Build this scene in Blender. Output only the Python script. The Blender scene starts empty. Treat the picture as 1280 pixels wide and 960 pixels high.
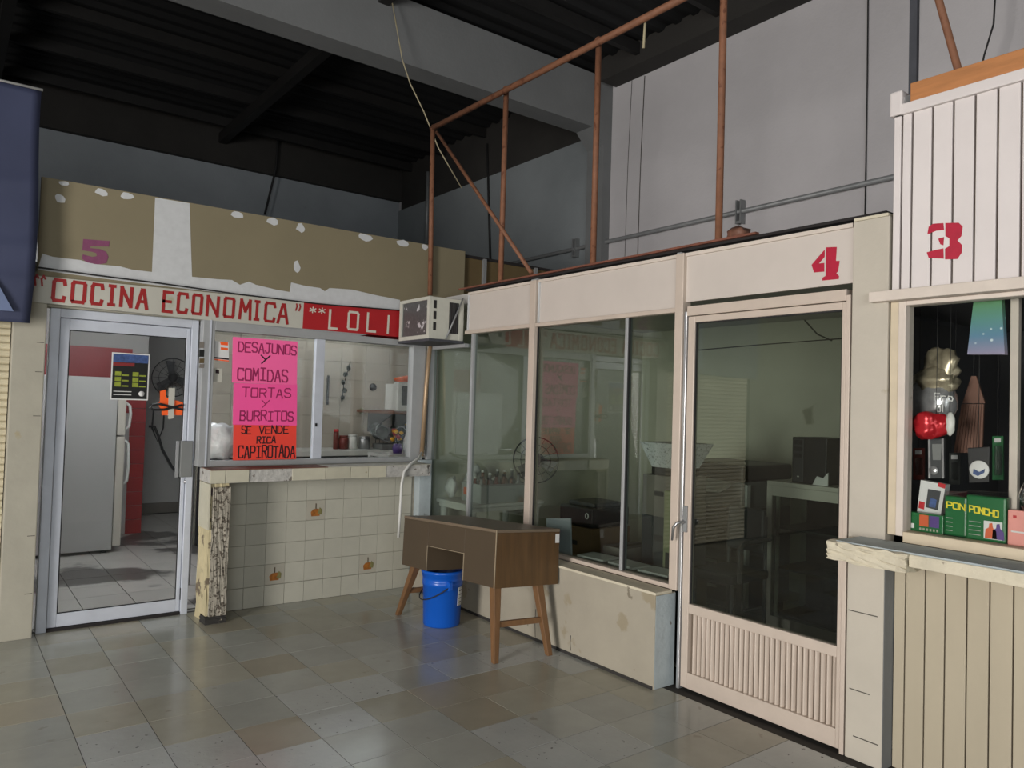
import bpy, bmesh, math, random
from mathutils import Vector, Matrix

random.seed(7)
scn = bpy.context.scene
COL = scn.collection

# ------------------------------------------------------------------ camera
CAM = Vector((-3.278, -5.437, 1.50))
FPX = 944.54
_yaw, _pit, _rol = math.radians(37.195), math.radians(1.650), math.radians(1.700)
_f = Vector((math.sin(_yaw) * math.cos(_pit), math.cos(_yaw) * math.cos(_pit), math.sin(_pit)))
_r0 = Vector((math.cos(_yaw), -math.sin(_yaw), 0))
_u0 = _r0.cross(_f)
_r = math.cos(_rol) * _r0 + math.sin(_rol) * _u0
_u = -math.sin(_rol) * _r0 + math.cos(_rol) * _u0
cam_d = bpy.data.cameras.new('camera')
cam_d.sensor_fit = 'HORIZONTAL'
cam_d.sensor_width = 36.0
cam_d.lens = 36.0 * FPX / 1280.0
cam_d.clip_start = 0.05
cam = bpy.data.objects.new('camera', cam_d)
COL.objects.link(cam)
cam.matrix_world = Matrix(((_r.x, _u.x, -_f.x, CAM.x), (_r.y, _u.y, -_f.y, CAM.y),
                           (_r.z, _u.z, -_f.z, CAM.z), (0, 0, 0, 1)))
scn.camera = cam

# ------------------------------------------------------------------ world, daylight, exposure
world = bpy.data.worlds.new('world')
scn.world = world
world.use_nodes = True
world.node_tree.nodes['Background'].inputs[0].default_value = (0.92, 0.95, 1.0, 1)
world.node_tree.nodes['Background'].inputs[1].default_value = 0.10


def area(name, loc, aim, sx, sy, power, col):
    d = bpy.data.lights.new(name, 'AREA')
    d.shape = 'RECTANGLE'
    d.size, d.size_y, d.energy, d.color = sx, sy, power, col
    o = bpy.data.objects.new(name, d)
    COL.objects.link(o)
    d.spread = math.radians(150)
    o.location = loc
    o.rotation_euler = (Vector(aim) - Vector(loc)).to_track_quat('-Z', 'Z').to_euler()
    return o


# daylight coming in through the hall's open gateways, to the left and behind the viewer
area('daylight_side_gateway', (-8.6, -4.6, 1.15), (0, -3.0, 0.8), 3.2, 1.9, 440, (1.0, 0.955, 0.92))
area('daylight_front_gateway', (-6.3, -11.6, 2.0), (-1.0, 0, -0.5), 6.0, 3.2, 215, (0.95, 0.98, 1.0))

scn.view_settings.view_transform = 'Standard'
scn.view_settings.look = 'None'
scn.view_settings.exposure = 0.0
scn.view_settings.gamma = 1.0
scn.view_settings.use_curve_mapping = False


# ------------------------------------------------------------------ helpers
def _ray(px, py):
    return _r * ((px - 640) / FPX) + _u * (-(py - 480) / FPX) + _f


def at(px, py, ax, v):
    d = _ray(px, py)
    return CAM + d * ((v - CAM[ax]) / d[ax])


def ax_(px, py, v): return at(px, py, 0, v)
def ay_(px, py, v): return at(px, py, 1, v)
def az_(px, py, v): return at(px, py, 2, v)


def srgb(r, g, b):
    def c(v):
        v /= 255.0
        return v / 12.92 if v <= 0.04045 else ((v + 0.055) / 1.055) ** 2.4
    return (c(r), c(g), c(b), 1)


MATS = {}


def M(name, col, rough=0.6, metal=0.0, var=0.12, vscale=6.0, bump=0.0, bscale=60.0, spots=None, rnd=0.0,
      spec=0.5, emis=None, estr=0.0, stretch=None):
    """procedural painted surface: colour with low-frequency variation, spots / peeling, fine relief"""
    if name in MATS:
        return MATS[name]
    m = bpy.data.materials.new(name)
    m.use_nodes = True
    nt = m.node_tree
    n, l = nt.nodes, nt.links
    p = n['Principled BSDF']
    p.inputs['Roughness'].default_value = rough
    p.inputs['Metallic'].default_value = metal
    p.inputs['Specular IOR Level'].default_value = spec
    tc = n.new('ShaderNodeNewGeometry')
    src = tc.outputs['Position']
    if stretch:
        mp = n.new('ShaderNodeMapping')
        mp.inputs['Scale'].default_value = stretch
        l.new(src, mp.inputs['Vector'])
        src = mp.outputs[0]
    nz = n.new('ShaderNodeTexNoise')
    nz.inputs['Scale'].default_value = vscale
    nz.inputs['Detail'].default_value = 6
    nz.inputs['Roughness'].default_value = 0.6
    l.new(src, nz.inputs['Vector'])
    rp = n.new('ShaderNodeValToRGB')
    rp.color_ramp.elements[0].position = 0.3
    rp.color_ramp.elements[1].position = 0.7
    c0 = tuple(max(0, c * (1 - var)) for c in col[:3]) + (1,)
    c1 = tuple(min(1, c * (1 + var)) for c in col[:3]) + (1,)
    rp.color_ramp.elements[0].color = c0
    rp.color_ramp.elements[1].color = c1
    l.new(nz.outputs['Fac'], rp.inputs[0])
    out = rp.outputs[0]
    if rnd:
        oi = n.new('ShaderNodeObjectInfo')
        mr = n.new('ShaderNodeMapRange')
        mr.inputs['To Min'].default_value = 1 - rnd
        mr.inputs['To Max'].default_value = 1 + rnd
        l.new(oi.outputs['Random'], mr.inputs[0])
        mx = n.new('ShaderNodeMix')
        mx.data_type = 'RGBA'
        mx.blend_type = 'MULTIPLY'
        mx.inputs[0].default_value = 1
        l.new(out, mx.inputs[6])
        l.new(mr.outputs[0], mx.inputs[7])
        out = mx.outputs[2]
    for sp in (spots or []):
        scol, sscale, thr = sp[:3]
        ns = n.new('ShaderNodeTexNoise')
        ns.inputs['Scale'].default_value = sscale
        ns.inputs['Detail'].default_value = 5
        l.new(src, ns.inputs['Vector'])
        r2 = n.new('ShaderNodeValToRGB')
        r2.color_ramp.elements[0].position = thr
        r2.color_ramp.elements[1].position = min(1, thr + 0.04)
        l.new(ns.outputs['Fac'], r2.inputs[0])
        mx = n.new('ShaderNodeMix')
        mx.data_type = 'RGBA'
        l.new(r2.outputs[0], mx.inputs[0])
        l.new(out, mx.inputs[6])
        mx.inputs[7].default_value = scol
        out = mx.outputs[2]
    l.new(out, p.inputs['Base Color'])
    if bump:
        nb = n.new('ShaderNodeTexNoise')
        nb.inputs['Scale'].default_value = bscale
        nb.inputs['Detail'].default_value = 4
        l.new(src, nb.inputs['Vector'])
        bp = n.new('ShaderNodeBump')
        bp.inputs['Strength'].default_value = bump
        bp.inputs['Distance'].default_value = 0.01
        l.new(nb.outputs['Fac'], bp.inputs['Height'])
        l.new(bp.outputs[0], p.inputs['Normal'])
    if emis:
        p.inputs['Emission Color'].default_value = emis
        p.inputs['Emission Strength'].default_value = estr
    MATS[name] = m
    return m


def glass(name, tint, refl=1.0, base=0.04):
    if name in MATS:
        return MATS[name]
    m = bpy.data.materials.new(name)
    m.use_nodes = True
    n, l = m.node_tree.nodes, m.node_tree.links
    n.remove(n['Principled BSDF'])
    tr = n.new('ShaderNodeBsdfTransparent')
    tr.inputs[0].default_value = tint
    gl = n.new('ShaderNodeBsdfGlossy')
    gl.inputs['Roughness'].default_value = 0.015
    lw = n.new('ShaderNodeLayerWeight')
    lw.inputs[0].default_value = 0.5
    pw = n.new('ShaderNodeMath')
    pw.operation = 'POWER'
    pw.inputs[1].default_value = 4.0
    l.new(lw.outputs['Facing'], pw.inputs[0])
    ma = n.new('ShaderNodeMath')
    ma.operation = 'MULTIPLY_ADD'
    ma.inputs[1].default_value = 0.9 * refl
    ma.inputs[2].default_value = base * refl
    l.new(pw.outputs[0], ma.inputs[0])
    mx = n.new('ShaderNodeMixShader')
    l.new(ma.outputs[0], mx.inputs[0])
    l.new(tr.outputs[0], mx.inputs[1])
    l.new(gl.outputs[0], mx.inputs[2])
    l.new(mx.outputs[0], n['Material Output'].inputs[0])
    MATS[name] = m
    return m


class MB:
    """collects shapes into one mesh"""
    def __init__(s):
        s.v, s.f, s.sm = [], [], []

    def add(s, vs, fs, smooth=False):
        b = len(s.v)
        s.v += [Vector(v) for v in vs]
        s.f += [tuple(b + i for i in f) for f in fs]
        s.sm += [smooth] * len(fs)
        return s

    def box(s, a, b, bev=0.0):
        x0, x1 = sorted((a[0], b[0])); y0, y1 = sorted((a[1], b[1])); z0, z1 = sorted((a[2], b[2]))
        if not bev:
            vs = [(x0, y0, z0), (x1, y0, z0), (x1, y1, z0), (x0, y1, z0), (x0, y0, z1), (x1, y0, z1), (x1, y1, z1), (x0, y1, z1)]
            fs = [(0, 3, 2, 1), (4, 5, 6, 7), (0, 1, 5, 4), (1, 2, 6, 5), (2, 3, 7, 6), (3, 0, 4, 7)]
            return s.add(vs, fs)
        e = min(bev, (x1 - x0) / 2.01, (y1 - y0) / 2.01, (z1 - z0) / 2.01)
        bm = bmesh.new()
        bmesh.ops.create_cube(bm, size=1)
        for v in bm.verts:
            v.co = Vector(((x0 + x1) / 2 + v.co.x * (x1 - x0), (y0 + y1) / 2 + v.co.y * (y1 - y0), (z0 + z1) / 2 + v.co.z * (z1 - z0)))
        bmesh.ops.bevel(bm, geom=bm.edges[:], offset=e, segments=2, affect='EDGES', profile=0.6)
        return s.bm(bm)

    def bm(s, bm, smooth=False):
        bm.verts.index_update()
        s.add([v.co.copy() for v in bm.verts], [[v.index for v in f.verts] for f in bm.faces], smooth)
        bm.free()
        return s

    def hexa(s, p):
        return s.add(p, [(0, 3, 2, 1), (4, 5, 6, 7), (0, 1, 5, 4), (1, 2, 6, 5), (2, 3, 7, 6), (3, 0, 4, 7)])

    def prism(s, poly, off):
        """extrude a 3D polygon by vector off"""
        n = len(poly)
        off = Vector(off)
        vs = [Vector(p) for p in poly] + [Vector(p) + off for p in poly]
        fs = [tuple(range(n)), tuple(range(2 * n - 1, n - 1, -1))]
        fs += [(i, i + n, (i + 1) % n + n, (i + 1) % n) for i in range(n)]
        return s.add(vs, fs)

    def tube(s, path, r, n=8, cap=True, smooth=True, closed=False):
        path = [Vector(p) for p in path]
        rs = r if isinstance(r, (list, tuple)) else [r] * len(path)
        rings = []
        k = len(path)
        prev = None
        for i, p in enumerate(path):
            if closed:
                d = path[(i + 1) % k] - path[i - 1]
            else:
                d = path[min(i + 1, k - 1)] - path[max(i - 1, 0)]
            d.normalize()
            ref = prev if prev is not None else (Vector((0, 0, 1)) if abs(d.z) < 0.9 else Vector((1, 0, 0)))
            a = ref - d * ref.dot(d)
            a.normalize()
            prev = a
            b = d.cross(a)
            rings.append([p + (a * math.cos(2 * math.pi * j / n) + b * math.sin(2 * math.pi * j / n)) * rs[i] for j in range(n)])
        vs = [v for rg in rings for v in rg]
        fs = []
        for i in range(k if closed else k - 1):
            i2 = (i + 1) % k
            for j in range(n):
                fs.append((i * n + j, i * n + (j + 1) % n, i2 * n + (j + 1) % n, i2 * n + j))
        s.add(vs, fs, smooth)
        if cap and not closed:
            b0 = len(s.v) - len(vs)
            s.f.append(tuple(b0 + j for j in range(n - 1, -1, -1))); s.sm.append(False)
            s.f.append(tuple(b0 + (k - 1) * n + j for j in range(n))); s.sm.append(False)
        return s

    def lathe(s, c, prof, n=24, axis=(0, 0, 1), smooth=True):
        """profile list of (radius, height) about axis through c"""
        ax = Vector(axis).normalized()
        a = Vector((1, 0, 0)) if abs(ax.x) < 0.9 else Vector((0, 1, 0))
        a = (a - ax * a.dot(ax)).normalized()
        b = ax.cross(a)
        c = Vector(c)
        vs = []
        for r, h in prof:
            for j in range(n):
                t = 2 * math.pi * j / n
                vs.append(c + ax * h + (a * math.cos(t) + b * math.sin(t)) * r)
        fs = []
        for i in range(len(prof) - 1):
            for j in range(n):
                fs.append((i * n + j, i * n + (j + 1) % n, (i + 1) * n + (j + 1) % n, (i + 1) * n + j))
        return s.add(vs, fs, smooth)

    def blob(s, c, r, seed=0, amp=0.2, sub=2):
        bm = bmesh.new()
        bmesh.ops.create_icosphere(bm, subdivisions=sub, radius=1)
        rg = random.Random(seed)
        ph = [rg.uniform(0, 6.28) for _ in range(6)]
        for v in bm.verts:
            o = v.co.copy()
            k = 1 + amp * (math.sin(3.1 * o.x + ph[0]) * math.sin(2.7 * o.y + ph[1]) + 0.6 * math.sin(6 * o.z + ph[2]) * math.sin(5 * o.x + ph[3])
                           + 0.4 * math.sin(11 * o.y + ph[4]) * math.sin(9 * o.z + ph[5]))
            v.co = Vector((c[0] + o.x * r[0] * k, c[1] + o.y * r[1] * k, c[2] + o.z * r[2] * k))
        return s.bm(bm, True)

    def build(s, name, mat, parent=None, bevel=0.0):
        me = bpy.data.meshes.new(name)
        off = wloc(parent) if parent else None
        if parent is None:
            xs = [v.x for v in s.v]; ys = [v.y for v in s.v]; zs = [v.z for v in s.v]
            off = Vector(((min(xs) + max(xs)) / 2, (min(ys) + max(ys)) / 2, min(zs)))
        me.from_pydata([v - off for v in s.v], [], s.f)
        me.polygons.foreach_set('use_smooth', s.sm)
        me.validate()
        bm = bmesh.new()
        bm.from_mesh(me)
        bmesh.ops.recalc_face_normals(bm, faces=bm.faces[:])
        bm.to_mesh(me)
        bm.free()
        me.update()
        o = bpy.data.objects.new(name, me)
        if mat:
            me.materials.append(MATS[mat] if isinstance(mat, str) else mat)
        COL.objects.link(o)
        if parent:
            o.parent = parent
            WL[o.name] = off
        else:
            o.location = off
            WL[o.name] = off
        if bevel:
            md = o.modifiers.new('bevel', 'BEVEL')
            md.width = bevel
            md.segments = 2
            md.limit_method = 'ANGLE'
        return o


WL = {}


def wloc(o):
    return WL[o.name]


def thing(name, label, cat, loc, group=None, kind=None):
    o = bpy.data.objects.new(name, None)
    o.empty_display_size = 0.1
    COL.objects.link(o)
    o.location = loc
    WL[o.name] = Vector(loc)
    return tag(o, label, cat, group, kind)


def tag(o, label, cat, group=None, kind=None):
    o['label'] = label
    o['category'] = cat
    if group:
        o['group'] = group
    if kind:
        o['kind'] = kind
    return o


def S(o, label, cat):
    return tag(o, label, cat, None, 'structure')


def put(name, src, loc, parent, mat=None):
    """a further piece sharing mesh data; loc is a world position of the mesh origin"""
    o = bpy.data.objects.new(name, src)
    COL.objects.link(o)
    o.parent = parent
    o.location = Vector(loc) - wloc(parent)
    WL[o.name] = Vector(loc)
    if mat:
        o.material_slots[0].link = 'OBJECT'
        o.material_slots[0].material = MATS[mat]
    return o


def boxmesh(name, sx, sy, sz, mat, bev=0.002):
    m = MB().box((-sx / 2, -sy / 2, -sz / 2), (sx / 2, sy / 2, sz / 2), bev)
    me = bpy.data.meshes.new(name)
    me.from_pydata(m.v, [], m.f)
    bm = bmesh.new(); bm.from_mesh(me)
    bmesh.ops.recalc_face_normals(bm, faces=bm.faces[:])
    bm.to_mesh(me); bm.free()
    me.materials.append(MATS[mat])
    return me


# stroke lettering: polylines in a unit box
G = {
    'A': [[(0, 0), (.42, 1), (.58, 1), (1, 0)], [(.22, .36), (.78, .36)]],
    'B': [[(0, 0), (0, 1), (.7, 1), (.92, .82), (.7, .54), (0, .54)], [(.7, .54), (1, .3), (.75, 0), (0, 0)]],
    'C': [[(1, .82), (.92, 1), (.12, 1), (0, .88), (0, .12), (.12, 0), (.92, 0), (1, .18)]],
    'D': [[(0, 0), (0, 1), (.65, 1), (1, .7), (1, .3), (.65, 0), (0, 0)]],
    'E': [[(1, 1), (0, 1), (0, 0), (1, 0)], [(0, .52), (.8, .52)]],
    'F': [[(1, 1), (0, 1), (0, 0)], [(0, .52), (.8, .52)]],
    'H': [[(0, 0), (0, 1)], [(1, 0), (1, 1)], [(0, .5), (1, .5)]],
    'I': [[(.5, 0), (.5, 1)], [(.1, 1), (.9, 1)], [(.1, 0), (.9, 0)]],
    'i': [[(.5, 0), (.5, 1)]],
    'J': [[(.2, 1), (1, 1)], [(.7, 1), (.7, .15), (.5, 0), (.15, 0), (0, .2)]],
    'L': [[(0, 1), (0, 0), (1, 0)]],
    'M': [[(0, 0), (.08, 1), (.5, .4), (.92, 1), (1, 0)]],
    'N': [[(0, 0), (0, 1), (1, 0), (1, 1)]],
    'O': [[(.1, 0), (0, .1), (0, .9), (.1, 1), (.9, 1), (1, .9), (1, .1), (.9, 0), (.1, 0)]],
    'P': [[(0, 0), (0, 1), (.75, 1), (1, .85), (1, .6), (.75, .45), (0, .45)]],
    'R': [[(0, 0), (0, 1), (.75, 1), (1, .85), (1, .65), (.75, .5), (0, .5)], [(.5, .5), (1, 0)]],
    'S': [[(1, .85), (.8, 1), (.2, 1), (0, .85), (0, .65), (.2, .53), (.8, .47), (1, .33), (1, .15), (.8, 0), (.2, 0), (0, .15)]],
    'T': [[(0, 1), (1, 1)], [(.5, 1), (.5, 0)]],
    'U': [[(0, 1), (0, .15), (.2, 0), (.8, 0), (1, .15), (1, 1)]],
    'V': [[(0, 1), (.5, 0), (1, 1)]],
    'y': [[(0, 1), (.5, .5)], [(1, 1), (.1, 0)]],
    'r': [[(0, 0), (0, .65)], [(0, .45), (.4, .65), (.9, .6)]],
    'o': [[(.1, 0), (0, .3), (.2, .62), (.8, .62), (1, .3), (.9, 0), (.1, 0)]],
    'l': [[(.3, 1), (.3, 0)]],
    '*': [[(.5, 0), (.5, 1)], [(.05, .22), (.95, .78)], [(.05, .78), (.95, .22)]],
    '"': [[(.15, .3), (.05, .75), (.2, 1), (.35, .8)], [(.7, .3), (.6, .75), (.75, 1), (.9, .8)]],
    '!': [[(.25, 1), (.35, .75), (.2, .35)], [(.75, 1), (.85, .75), (.7, .35)]],
    ' ': [],
}


def strokes(mb, ch, o, ex, ey, nrm, w):
    """letter in the parallelogram o + s*ex + t*ey; ribbons of width w, slightly proud along nrm"""
    o, ex, ey, nrm = Vector(o), Vector(ex), Vector(ey), Vector(nrm)
    for q, pl in enumerate(G[ch]):
        pts = [o + ex * a + ey * b for a, b in pl]
        for i in range(len(pts) - 1):
            a, b = pts[i], pts[i + 1]
            d = (b - a)
            if d.length < 1e-6:
                continue
            d.normalize()
            s = d.cross(nrm).normalized() * (w / 2)
            e = d * (w * 0.45)
            lift = nrm * (0.0004 * ((i + q) % 3))
            quad = [a - e - s + lift, b + e - s + lift, b + e + s + lift, a - e + s + lift]
            mb.prism(quad, nrm * 0.0012)
    return mb


def word(mb, text, o, ex, ey, nrm, w, gap=0.28, jit=0.0):
    n = len(text)
    cw = 1.0 / (n + gap * (n - 1))
    ex, ey = Vector(ex), Vector(ey)
    for i, ch in enumerate(text):
        j = random.uniform(-jit, jit)
        strokes(mb, ch, Vector(o) + ex * (i * cw * (1 + gap)) + ey * j, ex * cw, ey * (1 + j), nrm, w)
    return mb

# ------------------------------------------------------------------ materials
M('concrete_grey', srgb(194, 191, 192), 0.9, var=0.07, vscale=1.0, bump=0.2, bscale=30)
M('concrete_blue', srgb(150, 156, 160), 0.9, var=0.12, vscale=1.0, bump=0.25, bscale=30, spots=[(srgb(95, 95, 92), 1.4, 0.70)])
M('concrete_shade', srgb(138, 144, 146), 0.9, var=0.10, vscale=1.0, bump=0.25, bscale=30)  # wall colour darkened to hold the shade of the far bay
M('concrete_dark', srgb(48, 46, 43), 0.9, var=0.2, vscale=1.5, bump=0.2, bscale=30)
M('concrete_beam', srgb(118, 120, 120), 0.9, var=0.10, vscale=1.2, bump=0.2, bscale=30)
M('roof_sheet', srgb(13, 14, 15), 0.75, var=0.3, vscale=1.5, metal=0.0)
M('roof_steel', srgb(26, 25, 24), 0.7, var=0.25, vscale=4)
def slab_mat():
    m = bpy.data.materials.new('slab')
    m.use_nodes = True
    n, l = m.node_tree.nodes, m.node_tree.links
    p = n['Principled BSDF']
    p.inputs['Roughness'].default_value = 0.3
    g = n.new('ShaderNodeNewGeometry')
    mp = n.new('ShaderNodeMapping')
    mp.inputs['Location'].default_value = (0.09 + 0.0025 + 0.2946 * 60, 1.66 + 0.0025 + 0.2946 * 60, 0)
    l.new(g.outputs['Position'], mp.inputs['Vector'])
    b = n.new('ShaderNodeTexBrick')
    b.offset = 0.0
    b.squash = 1.0
    b.inputs['Scale'].default_value = 1.0
    b.inputs['Brick Width'].default_value = 0.2946
    b.inputs['Row Height'].default_value = 0.2946
    b.inputs['Mortar Size'].default_value = 0.003
    b.inputs['Mortar Smooth'].default_value = 0.0
    b.inputs['Color1'].default_value = srgb(163, 164, 158)
    b.inputs['Color2'].default_value = srgb(158, 153, 142)
    b.inputs['Mortar'].default_value = srgb(58, 54, 47)
    l.new(mp.outputs[0], b.inputs['Vector'])
    l.new(b.outputs['Color'], p.inputs['Base Color'])
    MATS['slab'] = m


slab_mat()
M('grout', srgb(44, 41, 36), 0.85, var=0.3, vscale=12)
M('tile_grey', srgb(166, 168, 160), 0.17, var=0.07, vscale=5, rnd=0.08, bump=0.03, bscale=25, spots=[(srgb(150, 149, 140), 9, 0.68)])
M('tile_beige', srgb(164, 162, 147), 0.19, var=0.08, vscale=5, rnd=0.08, bump=0.03, bscale=25, spots=[(srgb(148, 142, 128), 8, 0.68)])
M('tile_tan', srgb(162, 156, 138), 0.28, var=0.08, vscale=5, rnd=0.06, bump=0.03, bscale=25)
M('tile_speckled', srgb(176, 179, 175), 0.2, var=0.06, vscale=5, rnd=0.06, bump=0.10, bscale=40, spots=[(srgb(70, 70, 66), 38, 0.665), (srgb(100, 98, 90), 14, 0.72)])
M('kitchen_tile', srgb(200, 196, 190), 0.35, var=0.05, rnd=0.04, spots=[(srgb(98, 94, 92), 1.1, 0.54)])
M('cream_wall', srgb(164, 160, 145), 0.75, var=0.07, vscale=4, bump=0.15, bscale=20, spots=[(srgb(160, 150, 122), 5, 0.68)])
M('cream_low', srgb(160, 153, 137), 0.75, var=0.08, vscale=3, bump=0.2, bscale=22, spots=[(srgb(148, 138, 116), 5, 0.60), (srgb(122, 114, 98), 16, 0.72)])
M('wall_tile', srgb(176, 174, 160), 0.45, var=0.04, rnd=0.03, vscale=8)
M('wall_tile_deco', srgb(168, 164, 150), 0.45, var=0.04, vscale=8)
M('row_brown', srgb(96, 88, 76), 0.8, var=0.15, vscale=1.5)
M('pillar_cream', srgb(184, 177, 163), 0.75, var=0.06, vscale=3, bump=0.2, bscale=22, spots=[(srgb(160, 148, 124), 4, 0.70)])
M('wall_joint', srgb(156, 152, 138), 0.9, var=0.2, vscale=10)
M('sill_tile', srgb(188, 184, 164), 0.5, var=0.06, rnd=0.05, vscale=10, spots=[(srgb(120, 100, 62), 12, 0.73)])
M('plaster_raw', srgb(176, 174, 168), 0.9, var=0.18, vscale=25, bump=0.6, bscale=45, spots=[(srgb(110, 104, 96), 22, 0.60)])
M('pillar_peel', srgb(190, 178, 142), 0.85, var=0.15, vscale=6, bump=0.4, bscale=30, spots=[(srgb(110, 98, 80), 9, 0.56), (srgb(80, 66, 66), 4, 0.68)])
M('pillar_stone', srgb(156, 150, 136), 0.9, var=0.3, vscale=30, bump=0.5, bscale=50, spots=[(srgb(84, 76, 66), 60, 0.54), (srgb(74, 74, 112), 11, 0.70), (srgb(120, 84, 60), 6, 0.72)])
M('alu_blue', srgb(194, 199, 208), 0.42, metal=0.12, var=0.06, vscale=8, spots=[(srgb(110, 110, 110), 12, 0.75)])
M('alu_grey', srgb(160, 162, 162), 0.42, metal=0.15, var=0.06, vscale=8)
M('alu_pink', srgb(196, 182, 168), 0.45, metal=0.08, var=0.05, vscale=8)
M('alu_strip', srgb(200, 202, 204), 0.3, metal=0.7, var=0.05)
M('gasket', srgb(28, 28, 28), 0.7)
M('fascia_tan', srgb(128, 119, 94), 0.75, var=0.05, vscale=2.5, spots=[(srgb(120, 110, 84), 3, 0.72)])
M('fascia_raw', srgb(96, 80, 50), 0.8, var=0.15, vscale=3)
M('paint_white', srgb(196, 198, 198), 0.8, var=0.06, vscale=20)
M('paint_purple', srgb(126, 66, 98), 0.7, var=0.12, vscale=30)
M('sign_white', srgb(184, 182, 170), 0.6, var=0.06, vscale=3, spots=[(srgb(166, 164, 140), 4, 0.68)])
M('sign_red', srgb(168, 24, 30), 0.55, var=0.08, vscale=5)
M('letter_red', srgb(150, 26, 26), 0.55, var=0.10, vscale=40)
M('letter_white', srgb(206, 200, 186), 0.6, var=0.06)
M('stencil_red', srgb(170, 10, 48), 0.6, var=0.10, vscale=30)
M('panel_white', srgb(196, 187, 178), 0.6, var=0.05, vscale=2.5, spots=[(srgb(184, 170, 152), 3, 0.70)])
M('plank_white', srgb(214, 207, 204), 0.6, var=0.04, vscale=3, rnd=0.02, spots=[(srgb(180, 166, 158), 9, 0.76)])
M('plank_cream', srgb(172, 162, 140), 0.65, var=0.06, vscale=3, rnd=0.03, spots=[(srgb(150, 130, 104), 8, 0.74)], stretch=(1, 1, 0.35))
M('plank_gap', srgb(104, 92, 80), 0.9)
M('frame_white', srgb(205, 194, 182), 0.6, var=0.06, vscale=10, spots=[(srgb(160, 146, 130), 14, 0.72)])
M('frame_cream', srgb(200, 186, 160), 0.6, var=0.06, vscale=10)
M('sill_concrete', srgb(200, 192, 170), 0.8, var=0.1, vscale=8, bump=0.6, bscale=35, spots=[(srgb(140, 132, 116), 16, 0.68)])
M('sill_blue', srgb(168, 178, 180), 0.7, var=0.08, vscale=8, bump=0.3, bscale=35, spots=[(srgb(120, 118, 112), 16, 0.72)])
M('pine', srgb(176, 118, 70), 0.6, var=0.18, vscale=5, stretch=(6, 0.8, 6), spots=[(srgb(104, 62, 36), 4, 0.74)])
M('rust_pipe', srgb(126, 84, 60), 0.7, var=0.18, vscale=18, spots=[(srgb(100, 58, 38), 20, 0.62)])
M('brass_pipe', srgb(168, 142, 112), 0.4, metal=0.4, var=0.1)
M('dark_pipe', srgb(64, 66, 72), 0.6, var=0.2, vscale=12)
M('conduit', srgb(140, 142, 142), 0.5, metal=0.3)
M('wire_dark', srgb(34, 34, 34), 0.7)
M('wire_pale', srgb(170, 160, 130), 0.7)
M('dark_strip', srgb(30, 26, 25), 0.85, var=0.2)
M('rust_strip', srgb(116, 70, 54), 0.8, var=0.2, vscale=14)
M('tarp_blue', srgb(56, 62, 88), 0.65, var=0.10, vscale=3)
M('tarp_pale', srgb(104, 118, 150), 0.65, var=0.06)
M('shutter', srgb(198, 188, 160), 0.55, var=0.06, rnd=0.04, vscale=6)
M('pink_card', srgb(255, 104, 166), 0.6, var=0.02)
M('pink_card_deep', srgb(252, 88, 160), 0.6, var=0.02)
M('orange_card', srgb(240, 70, 54), 0.6, var=0.02)
M('ink_wine', srgb(150, 30, 84), 0.7)
M('ink_black', srgb(34, 14, 22), 0.7)
M('white_paper', srgb(215, 215, 212), 0.7, var=0.03)
M('clear_tape', srgb(200, 205, 208), 0.25, var=0.05)
M('flyer_black', srgb(22, 24, 22), 0.4, var=0.2)
M('flyer_blue', srgb(60, 82, 130), 0.4, var=0.5, vscale=40)
M('flyer_lime', srgb(138, 150, 50), 0.4, var=0.2, vscale=40)
M('flyer_red', srgb(130, 40, 40), 0.4)
M('neon_orange', srgb(250, 96, 30), 0.55)
M('desk_laminate', srgb(76, 64, 49), 0.5, var=0.06, vscale=3)
M('desk_side', srgb(88, 64, 36), 0.35, var=0.28, vscale=3.5, stretch=(7, 7, 0.5))
M('desk_top', srgb(112, 98, 81), 0.42, var=0.06, vscale=5)  # colour lightened to carry the gloss reflection on the top
M('desk_edge', srgb(160, 146, 122), 0.6)
M('desk_leg', srgb(116, 84, 54), 0.5, var=0.15, vscale=8, stretch=(5, 5, 0.7))
M('desk_inside', srgb(96, 62, 36), 0.55, var=0.1)
M('bucket_blue', srgb(16, 88, 188), 0.32, var=0.03)
M('bucket_inner', srgb(12, 48, 110), 0.5)
M('ac_case', srgb(190, 190, 178), 0.5, var=0.06, vscale=10, spots=[(srgb(140, 132, 112), 10, 0.72)])
M('ac_fins', srgb(92, 92, 92), 0.45, metal=0.3, var=0.2, vscale=60, spots=[(srgb(205, 206, 208), 16, 0.62)])
M('black_plastic', srgb(26, 26, 27), 0.45, var=0.1)
M('dark_plastic', srgb(58, 60, 62), 0.5, var=0.1)
M('grey_plastic', srgb(118, 120, 118), 0.5, var=0.06)
M('white_plastic', srgb(206, 206, 200), 0.4, var=0.04)
M('fridge_side', srgb(176, 175, 172), 0.5, var=0.03, vscale=3)
M('fridge_door', srgb(196, 190, 178), 0.45, var=0.04)
M('red_tile', srgb(160, 38, 40), 0.4, var=0.08, rnd=0.08)
M('white_wall', srgb(196, 194, 190), 0.75, var=0.06, vscale=2)
M('dado_grey', srgb(120, 114, 106), 0.75, var=0.1, vscale=4)
M('office_wall', srgb(206, 204, 188), 0.8, var=0.06, vscale=1.8, bump=0.1, bscale=12, spots=[(srgb(166, 164, 146), 3, 0.70)])
M('cardboard', srgb(122, 96, 66), 0.8, var=0.08)
M('cardboard_dark', srgb(82, 68, 50), 0.8, var=0.1)
M('newsprint', srgb(205, 206, 206), 0.8, var=0.04, spots=[(srgb(120, 120, 122), 90, 0.58)])
M('green_pack', srgb(24, 100, 52), 0.3, var=0.12, vscale=8)
M('yellow_ink', srgb(226, 208, 40), 0.5)
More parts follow.
